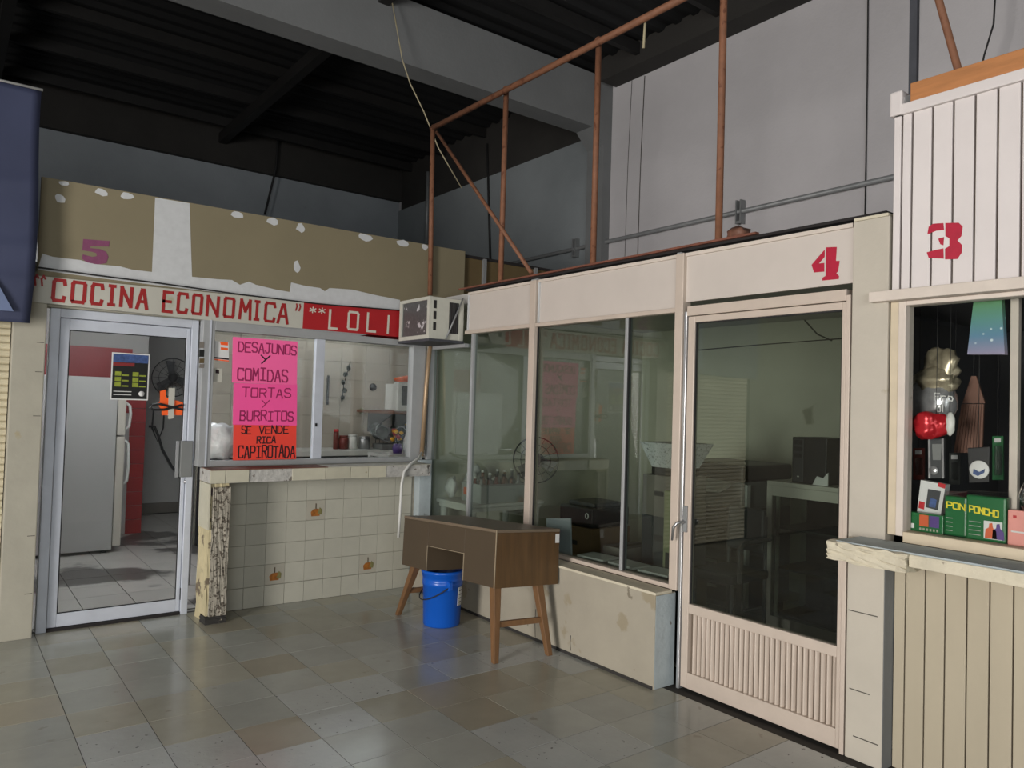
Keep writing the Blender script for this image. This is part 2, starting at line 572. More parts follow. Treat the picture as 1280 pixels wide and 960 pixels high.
M('pink_pack', srgb(226, 150, 140), 0.4, var=0.08)
M('red_pack', srgb(190, 32, 40), 0.4, var=0.06)
M('purple_pack', srgb(86, 60, 130), 0.4, var=0.1)
M('orange_pack', srgb(206, 92, 50), 0.4, var=0.1)
M('foil_silver', srgb(200, 200, 202), 0.22, metal=0.7, var=0.25, vscale=25)
M('foil_gold', srgb(170, 160, 136), 0.3, metal=0.5, var=0.3, vscale=20)
M('foil_red', srgb(190, 34, 44), 0.25, metal=0.3, var=0.15, vscale=20)
M('tin', srgb(150, 142, 134), 0.3, metal=0.7)
M('brown_wood', srgb(112, 76, 60), 0.6, var=0.2, vscale=6, stretch=(8, 8, 0.6))
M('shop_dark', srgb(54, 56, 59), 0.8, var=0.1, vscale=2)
M('leaf_dark', srgb(40, 46, 42), 0.5, var=0.2)
M('flower_yellow', srgb(222, 168, 40), 0.5, var=0.2)
M('flower_red', srgb(150, 40, 50), 0.5, var=0.2)
M('jar_brown', srgb(104, 40, 32), 0.4, var=0.1)
M('cab_frame', srgb(190, 188, 176), 0.5, var=0.05)
M('plastic_bag', srgb(206, 208, 208), 0.3, var=0.10, vscale=14, bump=0.6, bscale=25)
M('steel', srgb(170, 170, 170), 0.3, metal=0.8)
M('lime_box', srgb(124, 128, 96), 0.7)
M('lime_bright', srgb(170, 205, 70), 0.5)
M('crack', srgb(78, 74, 68), 0.9)
M('tube_light', srgb(240, 245, 250), 0.5, emis=(0.88, 0.94, 1.0, 1), estr=17.0)
M('tube_fill', srgb(240, 245, 250), 0.5, emis=(0.90, 0.94, 1.0, 1), estr=135.0)  # strong glow for the added kitchen lamp
glass('pane_clear', (0.96, 0.97, 0.96, 1), 1.0, 0.035)
glass('pane_smoke', (0.80, 0.84, 0.81, 1), 1.0, 0.065)
glass('clear_wrap', (0.93, 0.94, 0.94, 1), 1.6, 0.10)


def grad_mat():
    m = bpy.data.materials.new('gift_bag_print')
    m.use_nodes = True
    n, l = m.node_tree.nodes, m.node_tree.links
    p = n['Principled BSDF']
    p.inputs['Roughness'].default_value = 0.4
    tc = n.new('ShaderNodeTexCoord')
    sp = n.new('ShaderNodeSeparateXYZ')
    l.new(tc.outputs['Generated'], sp.inputs[0])
    rp = n.new('ShaderNodeValToRGB')
    e = rp.color_ramp.elements
    e[0].position, e[0].color = 0.0, srgb(150, 140, 168)
    e[1].position, e[1].color = 1.0, srgb(86, 140, 84)
    x = e.new(0.35); x.color = srgb(88, 132, 160)
    x = e.new(0.65); x.color = srgb(86, 142, 134)
    l.new(sp.outputs['Z'], rp.inputs[0])
    vo = n.new('ShaderNodeTexVoronoi')
    vo.inputs['Scale'].default_value = 26
    l.new(tc.outputs['Object'], vo.inputs['Vector'])
    r2 = n.new('ShaderNodeValToRGB')
    r2.color_ramp.elements[0].position, r2.color_ramp.elements[0].color = 0.10, (1, 1, 1, 1)
    r2.color_ramp.elements[1].position, r2.color_ramp.elements[1].color = 0.18, (0, 0, 0, 1)
    l.new(vo.outputs['Distance'], r2.inputs[0])
    mx = n.new('ShaderNodeMix'); mx.data_type = 'RGBA'
    l.new(r2.outputs[0], mx.inputs[0])
    l.new(rp.outputs[0], mx.inputs[6])
    mx.inputs[7].default_value = srgb(205, 220, 225)
    l.new(mx.outputs[2], p.inputs['Base Color'])
    MATS['gift_bag_print'] = m


grad_mat()

# ------------------------------------------------------------------ hall shell
XR, YB, ZC = 2.60, 5.50, 5.30
HX, HY = -10.0, -12.0

floor = S(MB().box((HX, HY, -0.20), (XR + 0.2, YB + 0.2, -0.005)).build('floor', 'slab'), 'tiled market hall floor of grey and beige square tiles', 'floor')
MB().box((-3.36, -4.36, -0.03), (0.23, 0.14, -0.0016)).build('grout', 'grout', floor)
MB().box((-2.75, 0.20, -0.03), (-0.3, 5.0, -0.0035)).build('grout', 'grout', floor)
P = 0.2946
tile_me = boxmesh('tile', P - 0.0035, P - 0.0035, 0.02, 'tile_grey', 0.0)
rt = random.Random(11)
beige = {(-7, 3), (-6, 4)}
for i in range(-11, 1):
    for j in range(-6, 9):
        cx, cy = -0.09 + (i - 0.5 + 1) * P - P, -1.66 - (j + 0.5) * P
        if cy + P / 2 > 0.16:
            continue
        q = rt.random()
        if j < 0:
            m = 'tile_grey' if q < 0.55 else ('tile_beige' if q < 0.88 else 'tile_tan')
        else:
            m = 'tile_speckled' if q < 0.42 else ('tile_grey' if q < 0.66 else ('tile_beige' if q < 0.94 else 'tile_tan'))
        o = put('tile', tile_me, (cx, cy, -0.01 + rt.uniform(-0.0004, 0.0003)), floor, m)
        o.rotation_euler = (rt.uniform(-.0015, .0015), rt.uniform(-.0015, .0015), 0)
KP = 0.335
ktile_me = boxmesh('kitchen_tile', KP - 0.005, KP - 0.005, 0.02, 'kitchen_tile', 0.0015)
for i in range(7):
    for j in range(14):
        put('tile', ktile_me, (-2.58 + i * KP, 0.38 + j * KP, -0.0105), floor)

# ceiling: corrugated sheet on purlins and rafters
mb = MB()
nrow, y = [], HY
k = 0
while y < YB + 0.2:
    z = ZC + (0.0 if k % 4 < 2 else 0.045)
    nrow.append((y, z))
    y += 0.05 if k % 2 else 0.06
    k += 1
vs, fs = [], []
for (y, z) in nrow:
    vs += [(HX, y, z), (XR + 0.2, y, z)]
for i in range(len(nrow) - 1):
    fs.append((2 * i, 2 * i + 1, 2 * i + 3, 2 * i + 2))
b = len(vs)
vs += [(v[0], v[1], v[2] + 0.02) for v in vs]
fs += [tuple(b + q for q in f[::-1]) for f in fs]
mb.add(vs, fs)
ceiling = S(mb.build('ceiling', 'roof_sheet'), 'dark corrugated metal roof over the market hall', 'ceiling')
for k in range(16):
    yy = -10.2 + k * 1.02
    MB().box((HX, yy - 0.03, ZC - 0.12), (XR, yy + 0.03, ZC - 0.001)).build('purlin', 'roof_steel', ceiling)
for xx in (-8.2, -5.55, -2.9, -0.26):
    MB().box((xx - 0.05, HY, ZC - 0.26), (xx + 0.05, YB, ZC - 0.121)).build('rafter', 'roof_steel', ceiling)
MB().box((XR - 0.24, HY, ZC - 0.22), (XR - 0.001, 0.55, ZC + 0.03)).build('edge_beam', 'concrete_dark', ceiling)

wall_back = MB()
wall_back.box((HX, YB, 0), (XR + 0.2, YB + 0.2, ZC + 0.06))
wall_back = S(wall_back.build('wall_back', 'concrete_blue'), 'dim grey plastered far wall above the kitchen stall', 'wall')
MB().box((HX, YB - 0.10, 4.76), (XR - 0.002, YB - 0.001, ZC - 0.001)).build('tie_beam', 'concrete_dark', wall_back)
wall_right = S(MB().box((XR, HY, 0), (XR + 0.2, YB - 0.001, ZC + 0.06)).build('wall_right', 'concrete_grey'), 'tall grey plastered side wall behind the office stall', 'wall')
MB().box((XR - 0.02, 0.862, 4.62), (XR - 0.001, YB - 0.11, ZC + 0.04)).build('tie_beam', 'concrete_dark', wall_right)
MB().box((XR - 0.012, 0.862, 0.0), (XR - 0.001, YB - 0.001, 4.6195)).build('shade_panel', 'concrete_shade', wall_right)  # added thin sheet, its darker colour paints the shade beyond the column
# hairline joints in the plaster
for (p0, p1, w) in (((806, 95), (797, 322), 0.010), ((790, 100), (781, 322), 0.006)):
    a, c = ax_(p0[0], p0[1], XR - 0.002), ax_(p1[0], p1[1], XR - 0.002)
    MB().tube([a, (a + c) / 2 + Vector((0, 0.01, 0)), c], w / 2, 5).build('plaster_joint', 'crack', wall_right)

beam = S(MB().prism([(XR - 0.001, 0.60, ZC - 0.13), (HX, 0.60, ZC - 0.13), (HX, 0.60, 4.58), (XR - 0.30, 0.60, 4.58), (XR - 0.12, 0.60, 4.40), (XR - 0.12, 0.60, 0.0), (XR - 0.001, 0.60, 0.0)], (0, 0.26, 0)).build('trim_1', 'concrete_beam'),
         'grey concrete roof beam with haunch running into a wall column', 'beam')

# walls of the hall behind the viewer, with the gateways the daylight comes through
wl = MB()
wl.box((HX - 0.2, -2.7, 0), (HX, YB, ZC + 0.06)).box((HX - 0.2, HY, 0), (HX, -6.5, ZC + 0.06)).box((HX - 0.2, -6.5, 2.4), (HX, -2.7, ZC + 0.06))
S(wl.build('wall_left', 'concrete_grey'), 'grey side wall of the hall with a wide gateway', 'wall')
wf = MB()
wf.box((HX, HY - 0.2, 0), (-9.4, HY, ZC)).box((-3.2, HY - 0.2, 0), (XR, HY, ZC)).box((-9.4, HY - 0.2, 3.9), (-3.2, HY, ZC))
S(wf.build('wall_front', 'concrete_grey'), 'grey entrance wall of the hall with a wide gateway', 'wall')

# ------------------------------------------------------------------ kitchen stall front (plane y = 0)
col5 = S(MB().box((-2.935, 0.0, 0), (-2.762, 0.22, 2.24), 0.006).build('trim_2', 'cream_wall'), 'cream painted pillar between roller shutter and glass door', 'pillar')
for z in (0.27, 0.62, 1.35, 1.62, 1.80):
    MB().box((-2.81, -0.001, z), (-2.77, 0.004, z + 0.004)).build('crack', 'crack', col5)

# door of the kitchen stall
DY = 0.10


def dA(px, py, y=DY): return ay_(px, py, y)


door1 = thing('door_1', 'aluminium framed glass door of the kitchen stall', 'door', (-2.3, DY, 0), kind='structure')
xl = dA(63, 386).x; xr_ = dA(248, 405).x
zt = 2.03
lx0 = dA(75, 500).x; lx1 = dA(242, 600).x + 0.0
gx0 = dA(79, 590).x; gx1 = dA(226.5, 590).x
gz0 = dA(68, 768).z + 0.0; gz1 = dA(86, 412).z
fr = MB()
fr.box((xl, DY - 0.02, 0), (xl + 0.055, DY + 0.06, zt)).box((xr_ - 0.045, DY - 0.02, 0), (xr_, DY + 0.06, zt))
fr.box((xl + 0.055, DY - 0.02, zt - 0.055), (xr_ - 0.045, DY + 0.06, zt))
fr.build('door_frame', 'alu_blue', door1, bevel=0.003)
a0, a1 = xl + 0.058, xr_ - 0.048
leaf = MB()
leaf.box((a0, DY, 0.02), (gx0, DY + 0.035, zt - 0.06)).box((gx1, DY, 0.02), (a1, DY + 0.035, zt - 0.06))
leaf.box((gx0, DY, gz1), (gx1, DY + 0.035, zt - 0.06)).box((gx0, DY, 0.02), (gx1, DY + 0.035, gz0))
leaf.build('door_leaf', 'alu_blue', door1, bevel=0.003)
MB().box((gx0, DY + 0.012, gz0), (gx1, DY + 0.018, gz1)).build('pane', 'pane_clear', door1)
gk = MB()
gk.box((gx0, DY + 0.006, gz0), (gx0 + 0.006, DY + 0.0115, gz1)).box((gx1 - 0.006, DY + 0.006, gz0), (gx1, DY + 0.0115, gz1))
gk.box((gx0, DY + 0.006, gz1 - 0.006), (gx1, DY + 0.0115, gz1)).box((gx0, DY + 0.006, gz0), (gx1, DY + 0.0115, gz0 + 0.006))
gk.build('gasket', 'gasket', door1)
MB().box((a0, DY - 0.02, 0.0), (a1, DY + 0.03, 0.018)).build('threshold', 'dark_strip', door1)
pz0, pz1 = dA(230, 596).z, dA(230, 551).z
px0, px1 = dA(224, 575).x, dA(239, 575).x
MB().box((px0, DY - 0.035, pz0), (px1, DY - 0.001, pz1)).build('push_plate', 'grey_plastic', door1, bevel=0.004)
MB().box((px0 - 0.03, DY - 0.03, pz0), (px0 - 0.012, DY - 0.018, pz1)).build('pull_bar', 'alu_strip', door1)
MB().lathe(dA(232.5, 602) + Vector((0, -0.012, 0)), [(0, 0), (0.016, 0), (0.016, 0.012), (0, 0.012)], 14, (0, 1, 0)).build('lock_cylinder', 'steel', door1)
a = dA(227, 740)
MB().box((a.x - 0.012, DY - 0.012, a.z - 0.05), (a.x + 0.012, DY - 0.001, a.z + 0.03)).tube([a + Vector((0, -0.014, 0.05)), a + Vector((0, -0.014, -0.07))], 0.006, 6).build('floor_bolt', 'black_plastic', door1)

# things stuck on the glass door
fl0, fl1 = dA(140, 499, DY - 0.004), dA(187, 441, DY - 0.004)
fly = thing('flyer', 'black flyer with blue header and lime rows taped on the glass door', 'flyer', (fl0.x, DY - 0.004, fl0.z))
fx0, fx1, fz0, fz1 = dA(139, 470, DY - .004).x, dA(186.5, 470, DY - .004).x, dA(163, 500, DY - .004).z, dA(163, 441.5, DY - .004).z
yf = DY + 0.004
MB().box((fx0, yf, fz0), (fx1, yf + 0.002, fz1)).build('sheet', 'white_paper', fly)
b_ = 0.008
MB().box((fx0 + b_, yf - 0.001, fz0 + b_), (fx1 - b_, yf, fz1 - b_)).build('print', 'flyer_black', fly)
W_, H_ = fx1 - fx0, fz1 - fz0
MB().box((fx0 + b_, yf - 0.002, fz0 + H_ * .80), (fx1 - b_, yf - 0.001, fz1 - b_)).build('header_print', 'flyer_blue', fly)
MB().box((fx0 + b_, yf - 0.0025, fz0 + H_ * .72), (fx0 + W_ * .6, yf - 0.001, fz0 + H_ * .79)).build('title_print', 'flyer_red', fly)
for r in range(3):
    for c in range(2):
        x0 = fx0 + W_ * (0.10 + 0.46 * c); z0 = fz0 + H_ * (0.28 + 0.115 * r)
        MB().box((x0, yf - 0.002, z0), (x0 + W_ * .16, yf - 0.001, z0 + H_ * .09)).build('lime_print', 'flyer_lime', fly)
        MB().box((x0 + W_ * .18, yf - 0.002, z0), (x0 + W_ * .36, yf - 0.001, z0 + H_ * .03)).build('caption_print', 'flyer_lime', fly)
for r in range(2):
    MB().box((fx0 + W_ * .08, yf - 0.002, fz0 + H_ * (.10 + .07 * r)), (fx0 + W_ * .55, yf - 0.001, fz0 + H_ * (.115 + .07 * r))).build('line_print', 'white_paper', fly)
MB().lathe((fx0 + W_ * .82, yf - 0.002, fz0 + H_ * .14), [(0, 0), (.018, 0), (.018, .001), (0, .001)], 16, (0, 1, 0)).build('badge_print', 'white_paper', fly)

og = MB()
pts = [(200, 489), (207, 487), (208, 497), (229, 503), (229, 519), (202, 519), (202, 513), (197, 505), (200, 501)]
og.prism([dA(x, y, DY + 0.007) for x, y in pts], (0, 0.0015, 0))
tag(og.build('paper_notice', 'neon_orange'), 'neon orange torn paper notice behind the door glass', 'notice')
ws = MB().prism([dA(x, y, DY - 0.004) for x, y in ((211, 485), (219, 485), (217, 523), (210, 524))], (0, 0.003, 0))
tag(ws.build('sticker', 'sign_white'), 'narrow white upright sticker over the orange notice', 'sticker')
lp = [dA(x, y, DY - 0.012) for x, y in ((228, 512), (215, 509), (200, 505), (190, 506), (188, 509), (191, 512), (205, 512), (228, 506))]
tag(MB().tube(lp, 0.008, 8).build('cable_lock', 'black_plastic'), 'black looped cable lock hanging at the glass door handle', 'lock')

# window of the kitchen stall
WY = 0.0


def wA(px, py, y=WY): return ay_(px, py, y)


win1 = thing('window_1', 'aluminium sliding window of the kitchen stall', 'window', (-1.0, WY, 1.02), kind='structure')
wx0, wx1 = wA(249, 500).x, wA(528, 500).x
wgx0, wgx1 = wA(264, 500).x, wA(512.5, 500).x
wz0, wz1 = 1.02, 2.03
wgz0, wgz1 = 1.058, 1.96
mx0, mx1 = wA(392, 500).x, wA(403, 500).x
f = MB()
f.box((wx0, WY - 0.03, wz0), (wgx0, WY + 0.05, wz1)).box((wgx1, WY - 0.03, wz0), (wx1, WY + 0.05, wz1))
f.box((wgx0, WY - 0.03, wz0), (wgx1, WY + 0.05, wgz0)).box((wgx0, WY - 0.03, wgz1), (wgx1, WY + 0.05, wz1))
f.build('window_frame', 'alu_grey', win1, bevel=0.003)
MB().box((mx0, WY - 0.015, wgz0), (mx1, WY + 0.03, wgz1)).build('meeting_stile', 'alu_blue', win1, bevel=0.002)
MB().box((mx0 + 0.012, WY - 0.022, 1.30), (mx0 + 0.026, WY - 0.0151, 1.325)).build('latch', 'black_plastic', win1)
for (c0, c1, yy) in ((wgx0, mx0, 0.004), (mx1, wgx1, 0.018)):
    MB().box((c0, WY + yy, wgz0), (c1, WY + yy + 0.005, wgz1)).build('pane', 'pane_clear', win1)
# strips of the frame left of the panes
MB().box((wx0 + 0.045, WY - 0.036, wz0), (wx0 + 0.055, WY - 0.0301, wz1)).build('frame_rib', 'alu_blue', win1)

# cards with hand lettering
PY = WY - 0.004


def card(pts, mat, label, sl, texts):
    t = thing('poster', label, 'poster', wA(*pts[3], PY), 'hand lettered cards on the kitchen window')
    MB().prism([wA(x, y, PY) for x, y in pts], (0, 0.0025, 0)).build('card', mat, t)
    for (txt, x0, x1, y0, y1, ink, w) in texts:
        o = wA(x0, y1, PY); xa = wA(x1, y1 + (x1 - x0) * sl, PY); ya = wA(x0 + 0.5, y0, PY)
        word(MB(), txt, o, xa - o, ya - o, (0, -1, 0), w, 0.35, 0.05).build('lettering', ink, t)
    return t


card([(291, 421), (372, 427), (371, 481), (290, 478)], 'pink_card', 'upper pink card reading DESAJUNOS y COMIDAS on the kitchen window', 0.06,
     [('DESAJUNOS', 298, 370, 427, 439, 'ink_wine', 0.009), ('y', 326, 337, 444, 454, 'ink_black', 0.009), ('COMIDAS', 297, 359, 459, 474, 'ink_wine', 0.010)])
card([(292, 478.5), (371.5, 481), (371, 532), (291, 531)], 'pink_card_deep', 'middle pink card reading TORTAS y BURRITOS on the kitchen window', 0.02,
     [('TORTAS', 303, 363, 485, 496, 'ink_wine', 0.008), ('y', 327, 336, 500, 509, 'ink_wine', 0.006), ('BURRITOS', 300, 366, 513, 525, 'ink_wine', 0.009)])
card([(292, 530.5), (370.5, 532), (370, 575), (291, 576.5)], 'orange_card', 'lowest orange red card reading SE VENDE RICA CAPIROTADA on the kitchen window', -0.015,
     [('SE', 302, 313, 532.5, 542, 'ink_black', 0.008), ('VENDE', 324, 360, 532.5, 542, 'ink_black', 0.008), ('RICA', 321, 344, 546, 554, 'ink_black', 0.008), ('CAPIROTADA', 298, 368, 558, 572.5, 'ink_black', 0.009)])


def sticker(pts, mat, label, bits=(), y=PY, name='sticker'):
    t = thing(name, label, 'sticker', wA(*pts[0], y))
    MB().prism([wA(a, b, y) for a, b in pts], (0, 0.002, 0)).build('sheet', mat, t)
    for (bp, bm_) in bits:
        MB().prism([wA(a, b, y - 0.001) for a, b in bp], (0, 0.001, 0)).build('print', bm_, t)
    return t


sticker([(268, 426), (286, 428), (286, 452), (267, 450)], 'white_paper', 'white and orange sticker at the upper corner of the kitchen window',
        [([(275, 427), (285, 428), (285, 432), (276, 431)], 'neon_orange'), ([(276, 434), (285, 435), (285, 438), (276, 437)], 'neon_orange'),
         ([(268, 446), (286, 448), (286, 450), (268, 448)], 'ink_black'), ([(268, 448.5), (286, 450.5), (286, 452), (268, 450)], 'neon_orange')])
sticker([(266, 460), (278, 461), (277, 478), (266, 477)], 'sign_white', 'small pale green sticker below the orange one on the kitchen window',
        [([(269.5, 462), (274, 462.5), (274, 467), (269.5, 466.5)], 'ink_black')])
sj = thing('sticker_strip', 'strip of small dark square stickers on the window jamb', 'sticker', wA(249, 460, WY - 0.034))
for (y0, y1, mt) in ((427, 435, 'dado_grey'), (437, 446, 'flyer_black'), (448, 454, 'fascia_raw'), (455, 460, 'dado_grey')):
    MB().prism([wA(x, y, WY - 0.0315) for x, y in ((249.5, y0), (255.5, y0), (255, y1), (249, y1))], (0, 0.001, 0)).build('sticker_piece', mt, sj)

# low tiled wall under the window, its ledge and end pillar
wallk = S(MB().box((-1.70, 0.012, 0), (-0.10, 0.12, 1.018)).build('wall_kitchen_front', 'wall_joint'), 'low cream tiled wall under the kitchen window', 'wall')
TP = 0.149
wt_me = boxmesh('wall_tile', TP - 0.002, 0.012, TP - 0.002, 'wall_tile', 0.0015)
wt_low = boxmesh('wall_tile_low', TP - 0.003, 0.014, TP - 0.003, 'wall_tile', 0.0015)
deco = {}
for (px, py) in ((392, 636), (342, 715), (458, 704)):
    w = wA(px, py, 0)
    deco[(round((w.x + 1.047) / TP - 0.5), int(w.z / TP))] = w
for i in range(-4, 6):
    for j in range(7):
        cx, cz = -1.047 + (i + 0.5) * TP, (j + 0.5) * TP
        if cz + TP / 2 > 1.03:
            cz = 0.955
        isd = (i, j) in deco
        o = put('tile', wt_low if j == 0 else wt_me, (cx, 0.006 - (0.003 if j == 0 else 0) + random.uniform(-.0006, .0006), cz), wallk, 'wall_tile_deco' if isd else None)
        if isd:
            rr = random.Random(i)
            dm = MB()
            dm.prism([(cx + a, -0.002, cz + b) for a, b in ((-.035, -.045), (.03, -.045), (.036, -.01), (.02, .01), (-.02, .008), (-.04, -.012))], (0, 0.001, 0))
            d = dm.build('jug_print', 'orange_pack', o)
            d.data.materials[0] = M('jug_brown', srgb(150, 92, 34), 0.5, var=0.4, vscale=40)
            dg = MB().prism([(cx + a, -0.0025, cz + b) for a, b in ((.012, -.03), (.045, -.035), (.05, .0), (.03, .02))], (0, 0.001, 0))
            g = dg.build('leaf_print', 'leaf_dark', o)
            g.data.materials[0] = M('leaf_print_green', srgb(120, 116, 72), 0.5, var=0.3, vscale=40)
            MB().box((cx - .004, -0.0025, cz + .01), (cx + .003, -0.001, cz + .05)).build('stem_print', 'cardboard_dark', o)

ledge = thing('ledge', 'cream tiled counter ledge below the kitchen window', 'ledge', (-1.0, -0.13, 0.93))
MB().box((-1.82, -0.252, 0.925), (-0.13, 0.010, 1.012), 0.003).build('slab', 'plaster_raw', ledge)
lx = [wA(x, 597, -0.26).x for x in (262.5, 282, 311.5, 365, 407, 438, 460.5, 483)] + [-0.16]
for k in range(len(lx) - 1):
    if k in (2,):
        continue
    MB().box((lx[k] + 0.002, -0.262, 0.928 + (0.01 if k == 7 else 0)), (lx[k + 1] - 0.002, -0.2521, 1.012), 0.002).build('tile', 'sill_tile' if k != 7 else 'plaster_raw', ledge)
MB().box((-1.82, -0.262, 1.0121), (-1.0, -0.04, 1.018), 0.002).build('worn_top', 'brown_wood', ledge)
MB().box((-1.0, -0.262, 1.0121), (-0.13, -0.04, 1.018), 0.002).build('cement_top', 'wall_tile', ledge)

pilA = thing('ledge_pillar', 'peeling rough stone pillar end carrying the kitchen ledge', 'pillar', (-1.755, -0.13, 0))


def rough_box(a, b, div, amp, seed, zamp=0.0):
    bm = bmesh.new()
    bmesh.ops.create_cube(bm, size=1)
    bmesh.ops.subdivide_edges(bm, edges=bm.edges[:], cuts=div, use_grid_fill=True)
    rg = random.Random(seed)
    for v in bm.verts:
        p = Vector(((a[0] + b[0]) / 2 + v.co.x * (b[0] - a[0]), (a[1] + b[1]) / 2 + v.co.y * (b[1] - a[1]), (a[2] + b[2]) / 2 + v.co.z * (b[2] - a[2])))
        v.co = p + Vector((rg.uniform(-amp, amp), rg.uniform(-amp, amp), rg.uniform(-zamp, zamp)))
    return bm


MB().bm(rough_box((-1.815, -0.235, 0), (-1.69, 0.0, 0.924), 9, 0.004, 3)).build('core', 'pillar_peel', pilA)
MB().bm(rough_box((-1.795, -0.258, 0.005), (-1.69, -0.232, 0.90), 12, 0.005, 5)).build('bare_stone', 'pillar_stone', pilA)
MB().bm(rough_box((-1.823, -0.262, 0), (-1.686, -0.14, 0.05), 4, 0.004, 6)).build('foot', 'concrete_dark', pilA)
MB().box((-1.825, -0.255, 0.62), (-1.8155, -0.02, 0.923)).build('paint_skin', 'sill_tile', pilA)

# corner post, pipe and down pipe at the corner
tag(MB().box((-0.125, -0.075, 0), (-0.012, 0.01, 1.035), 0.004).build('corner_post', 'sill_blue'), 'pale blue grey painted post in the corner beside the ledge', 'post')
pp = [ay_(x, y, -0.05) for x, y in ((541.5, 392), (533, 480), (527, 570))]
tag(MB().tube(pp, 0.018, 10).build('copper_pipe', 'brass_pipe'), 'brass coloured upright pipe in the corner under the air conditioner', 'pipe')
pw = MB().box((ay_(536, 500, -0.02).x, -0.03, 1.04), (ay_(545, 500, -0.02).x - 0.005, 0.01, 2.02)).build('wood_strip', 'pine')
tag(pw, 'brown wooden strip behind the upright corner pipe', 'strip')
dp = [ay_(527, 566, -0.10), ay_(523, 573, -0.16), ay_(512, 581, -0.275), ay_(505, 590, -0.285), ay_(502, 605, -0.285), ay_(499.5, 650, -0.285), ay_(498, 672, -0.285)]
tag(MB().tube(dp, 0.011, 8).build('drain_pipe', 'white_plastic'), 'thin white drain pipe bending over the ledge corner', 'pipe')

# header with the painted sign
hdr = MB().box((-2.90, 0.03, 2.03), (0.28, 0.14, 2.30))
S(hdr.build('trim_3', 'cream_wall'), 'cream header beam behind the painted kitchen sign', 'beam')
SY = -0.03
sign = thing('sign_board', 'white and red painted board reading COCINA ECONOMICA LOLI', 'sign', (-1.6, SY, 2.03))


def sA(px, py, y=SY): return ay_(px, py, y)


wp = [sA(39, 377), sA(378, 412.5), sA(380, 377), sA(45, 344.5)]
MB().prism(wp, (0, 0.022, 0)).build('white_board', 'sign_white', sign)
rp_ = [sA(378, 412.5), sA(502, 425), sA(502, 389), sA(380, 377)]
MB().prism(rp_, (0, 0.022, 0)).build('red_board', 'sign_red', sign)
LET = [('"', 40, 58, 342, 362, .011)]
for ch, a, b_, t0, t1 in (('C', 405, 525, 108, 300), ('O', 557, 685, 127, 312), ('C', 715, 825, 145, 327), ('I', 850, 925, 158, 335), ('N', 950, 1058, 172, 345), ('A', 1080, 1185, 188, 362)):
    LET.append((ch, a / 6.4, b_ / 6.4, 330 + t0 / 6.4, 330 + t1 / 6.4, .021))
for ch, a, b_, t0, t1 in (('E', 138, 230, 208, 388), ('C', 255, 350, 220, 395), ('O', 375, 465, 232, 405), ('N', 490, 597, 245, 418), ('O', 628, 722, 258, 430), ('M', 752, 858, 272, 443), ('I', 870, 925, 285, 452), ('C', 955, 1050, 297, 465), ('A', 1058, 1155, 308, 477), ('!', 1195, 1258, 312, 400)):
    LET.append((ch, 180 + a / 6.4, 180 + b_ / 6.4, 330 + t0 / 6.4, 330 + t1 / 6.4, .011 if ch == '!' else .020))
for (ch, x0, x1, y0, y1, w) in LET:
    hw = (sA(x1, y1).x - sA(x0, y1).x)
    i2 = w / 2
    o = sA(x0, y1); o = Vector((o.x + i2, SY - 0.0003, o.z + i2))
    tz = sA(x0, y0).z - i2
    sl = -0.01
    strokes(MB(), ch, o, (hw - w, 0, sl * hw), (0.004, 0, tz - o.z), (0, -1, 0), w).build('letter', 'letter_red', sign)
for (ch, x0, x1, y0, y1, w) in (('*', 386, 395, 383, 391, .008), ('*', 397.5, 406.5, 384, 392, .008), ('L', 410, 422, 386, 411.5, .018), ('O', 433.5, 448, 388, 412.5, .018), ('L', 457.5, 470, 390, 415, .017), ('i', 478, 491, 393, 417, .017)):
    hw = (sA(x1, y1).x - sA(x0, y1).x)
    i2 = w / 2
    o = sA(x0, y1); o = Vector((o.x + i2, SY - 0.0003, o.z + i2))
    tz = sA(x0, y0).z - i2
    strokes(MB(), ch, o, (hw - w, 0, 0), (0.004, 0, tz - o.z), (0, -1, 0), w).build('letter', 'letter_white', sign)
wr = [sA(x, y, -0.04) for x, y in ((47, 334), (120, 344), (200, 354), (300, 368), (400, 380), (500, 388))]
tag(MB().tube(wr, 0.005, 6).build('sign_cable', 'wire_dark'), 'dark cable stapled along the top of the kitchen sign', 'cable')

# tan fascia board above the sign
FY = -0.005
fas = thing('fascia_board', 'olive tan painted board above the kitchen sign with stencilled number 5', 'board', (-1.25, FY, 2.25))


def fA(px, py, y=FY): return ay_(px, py, y)


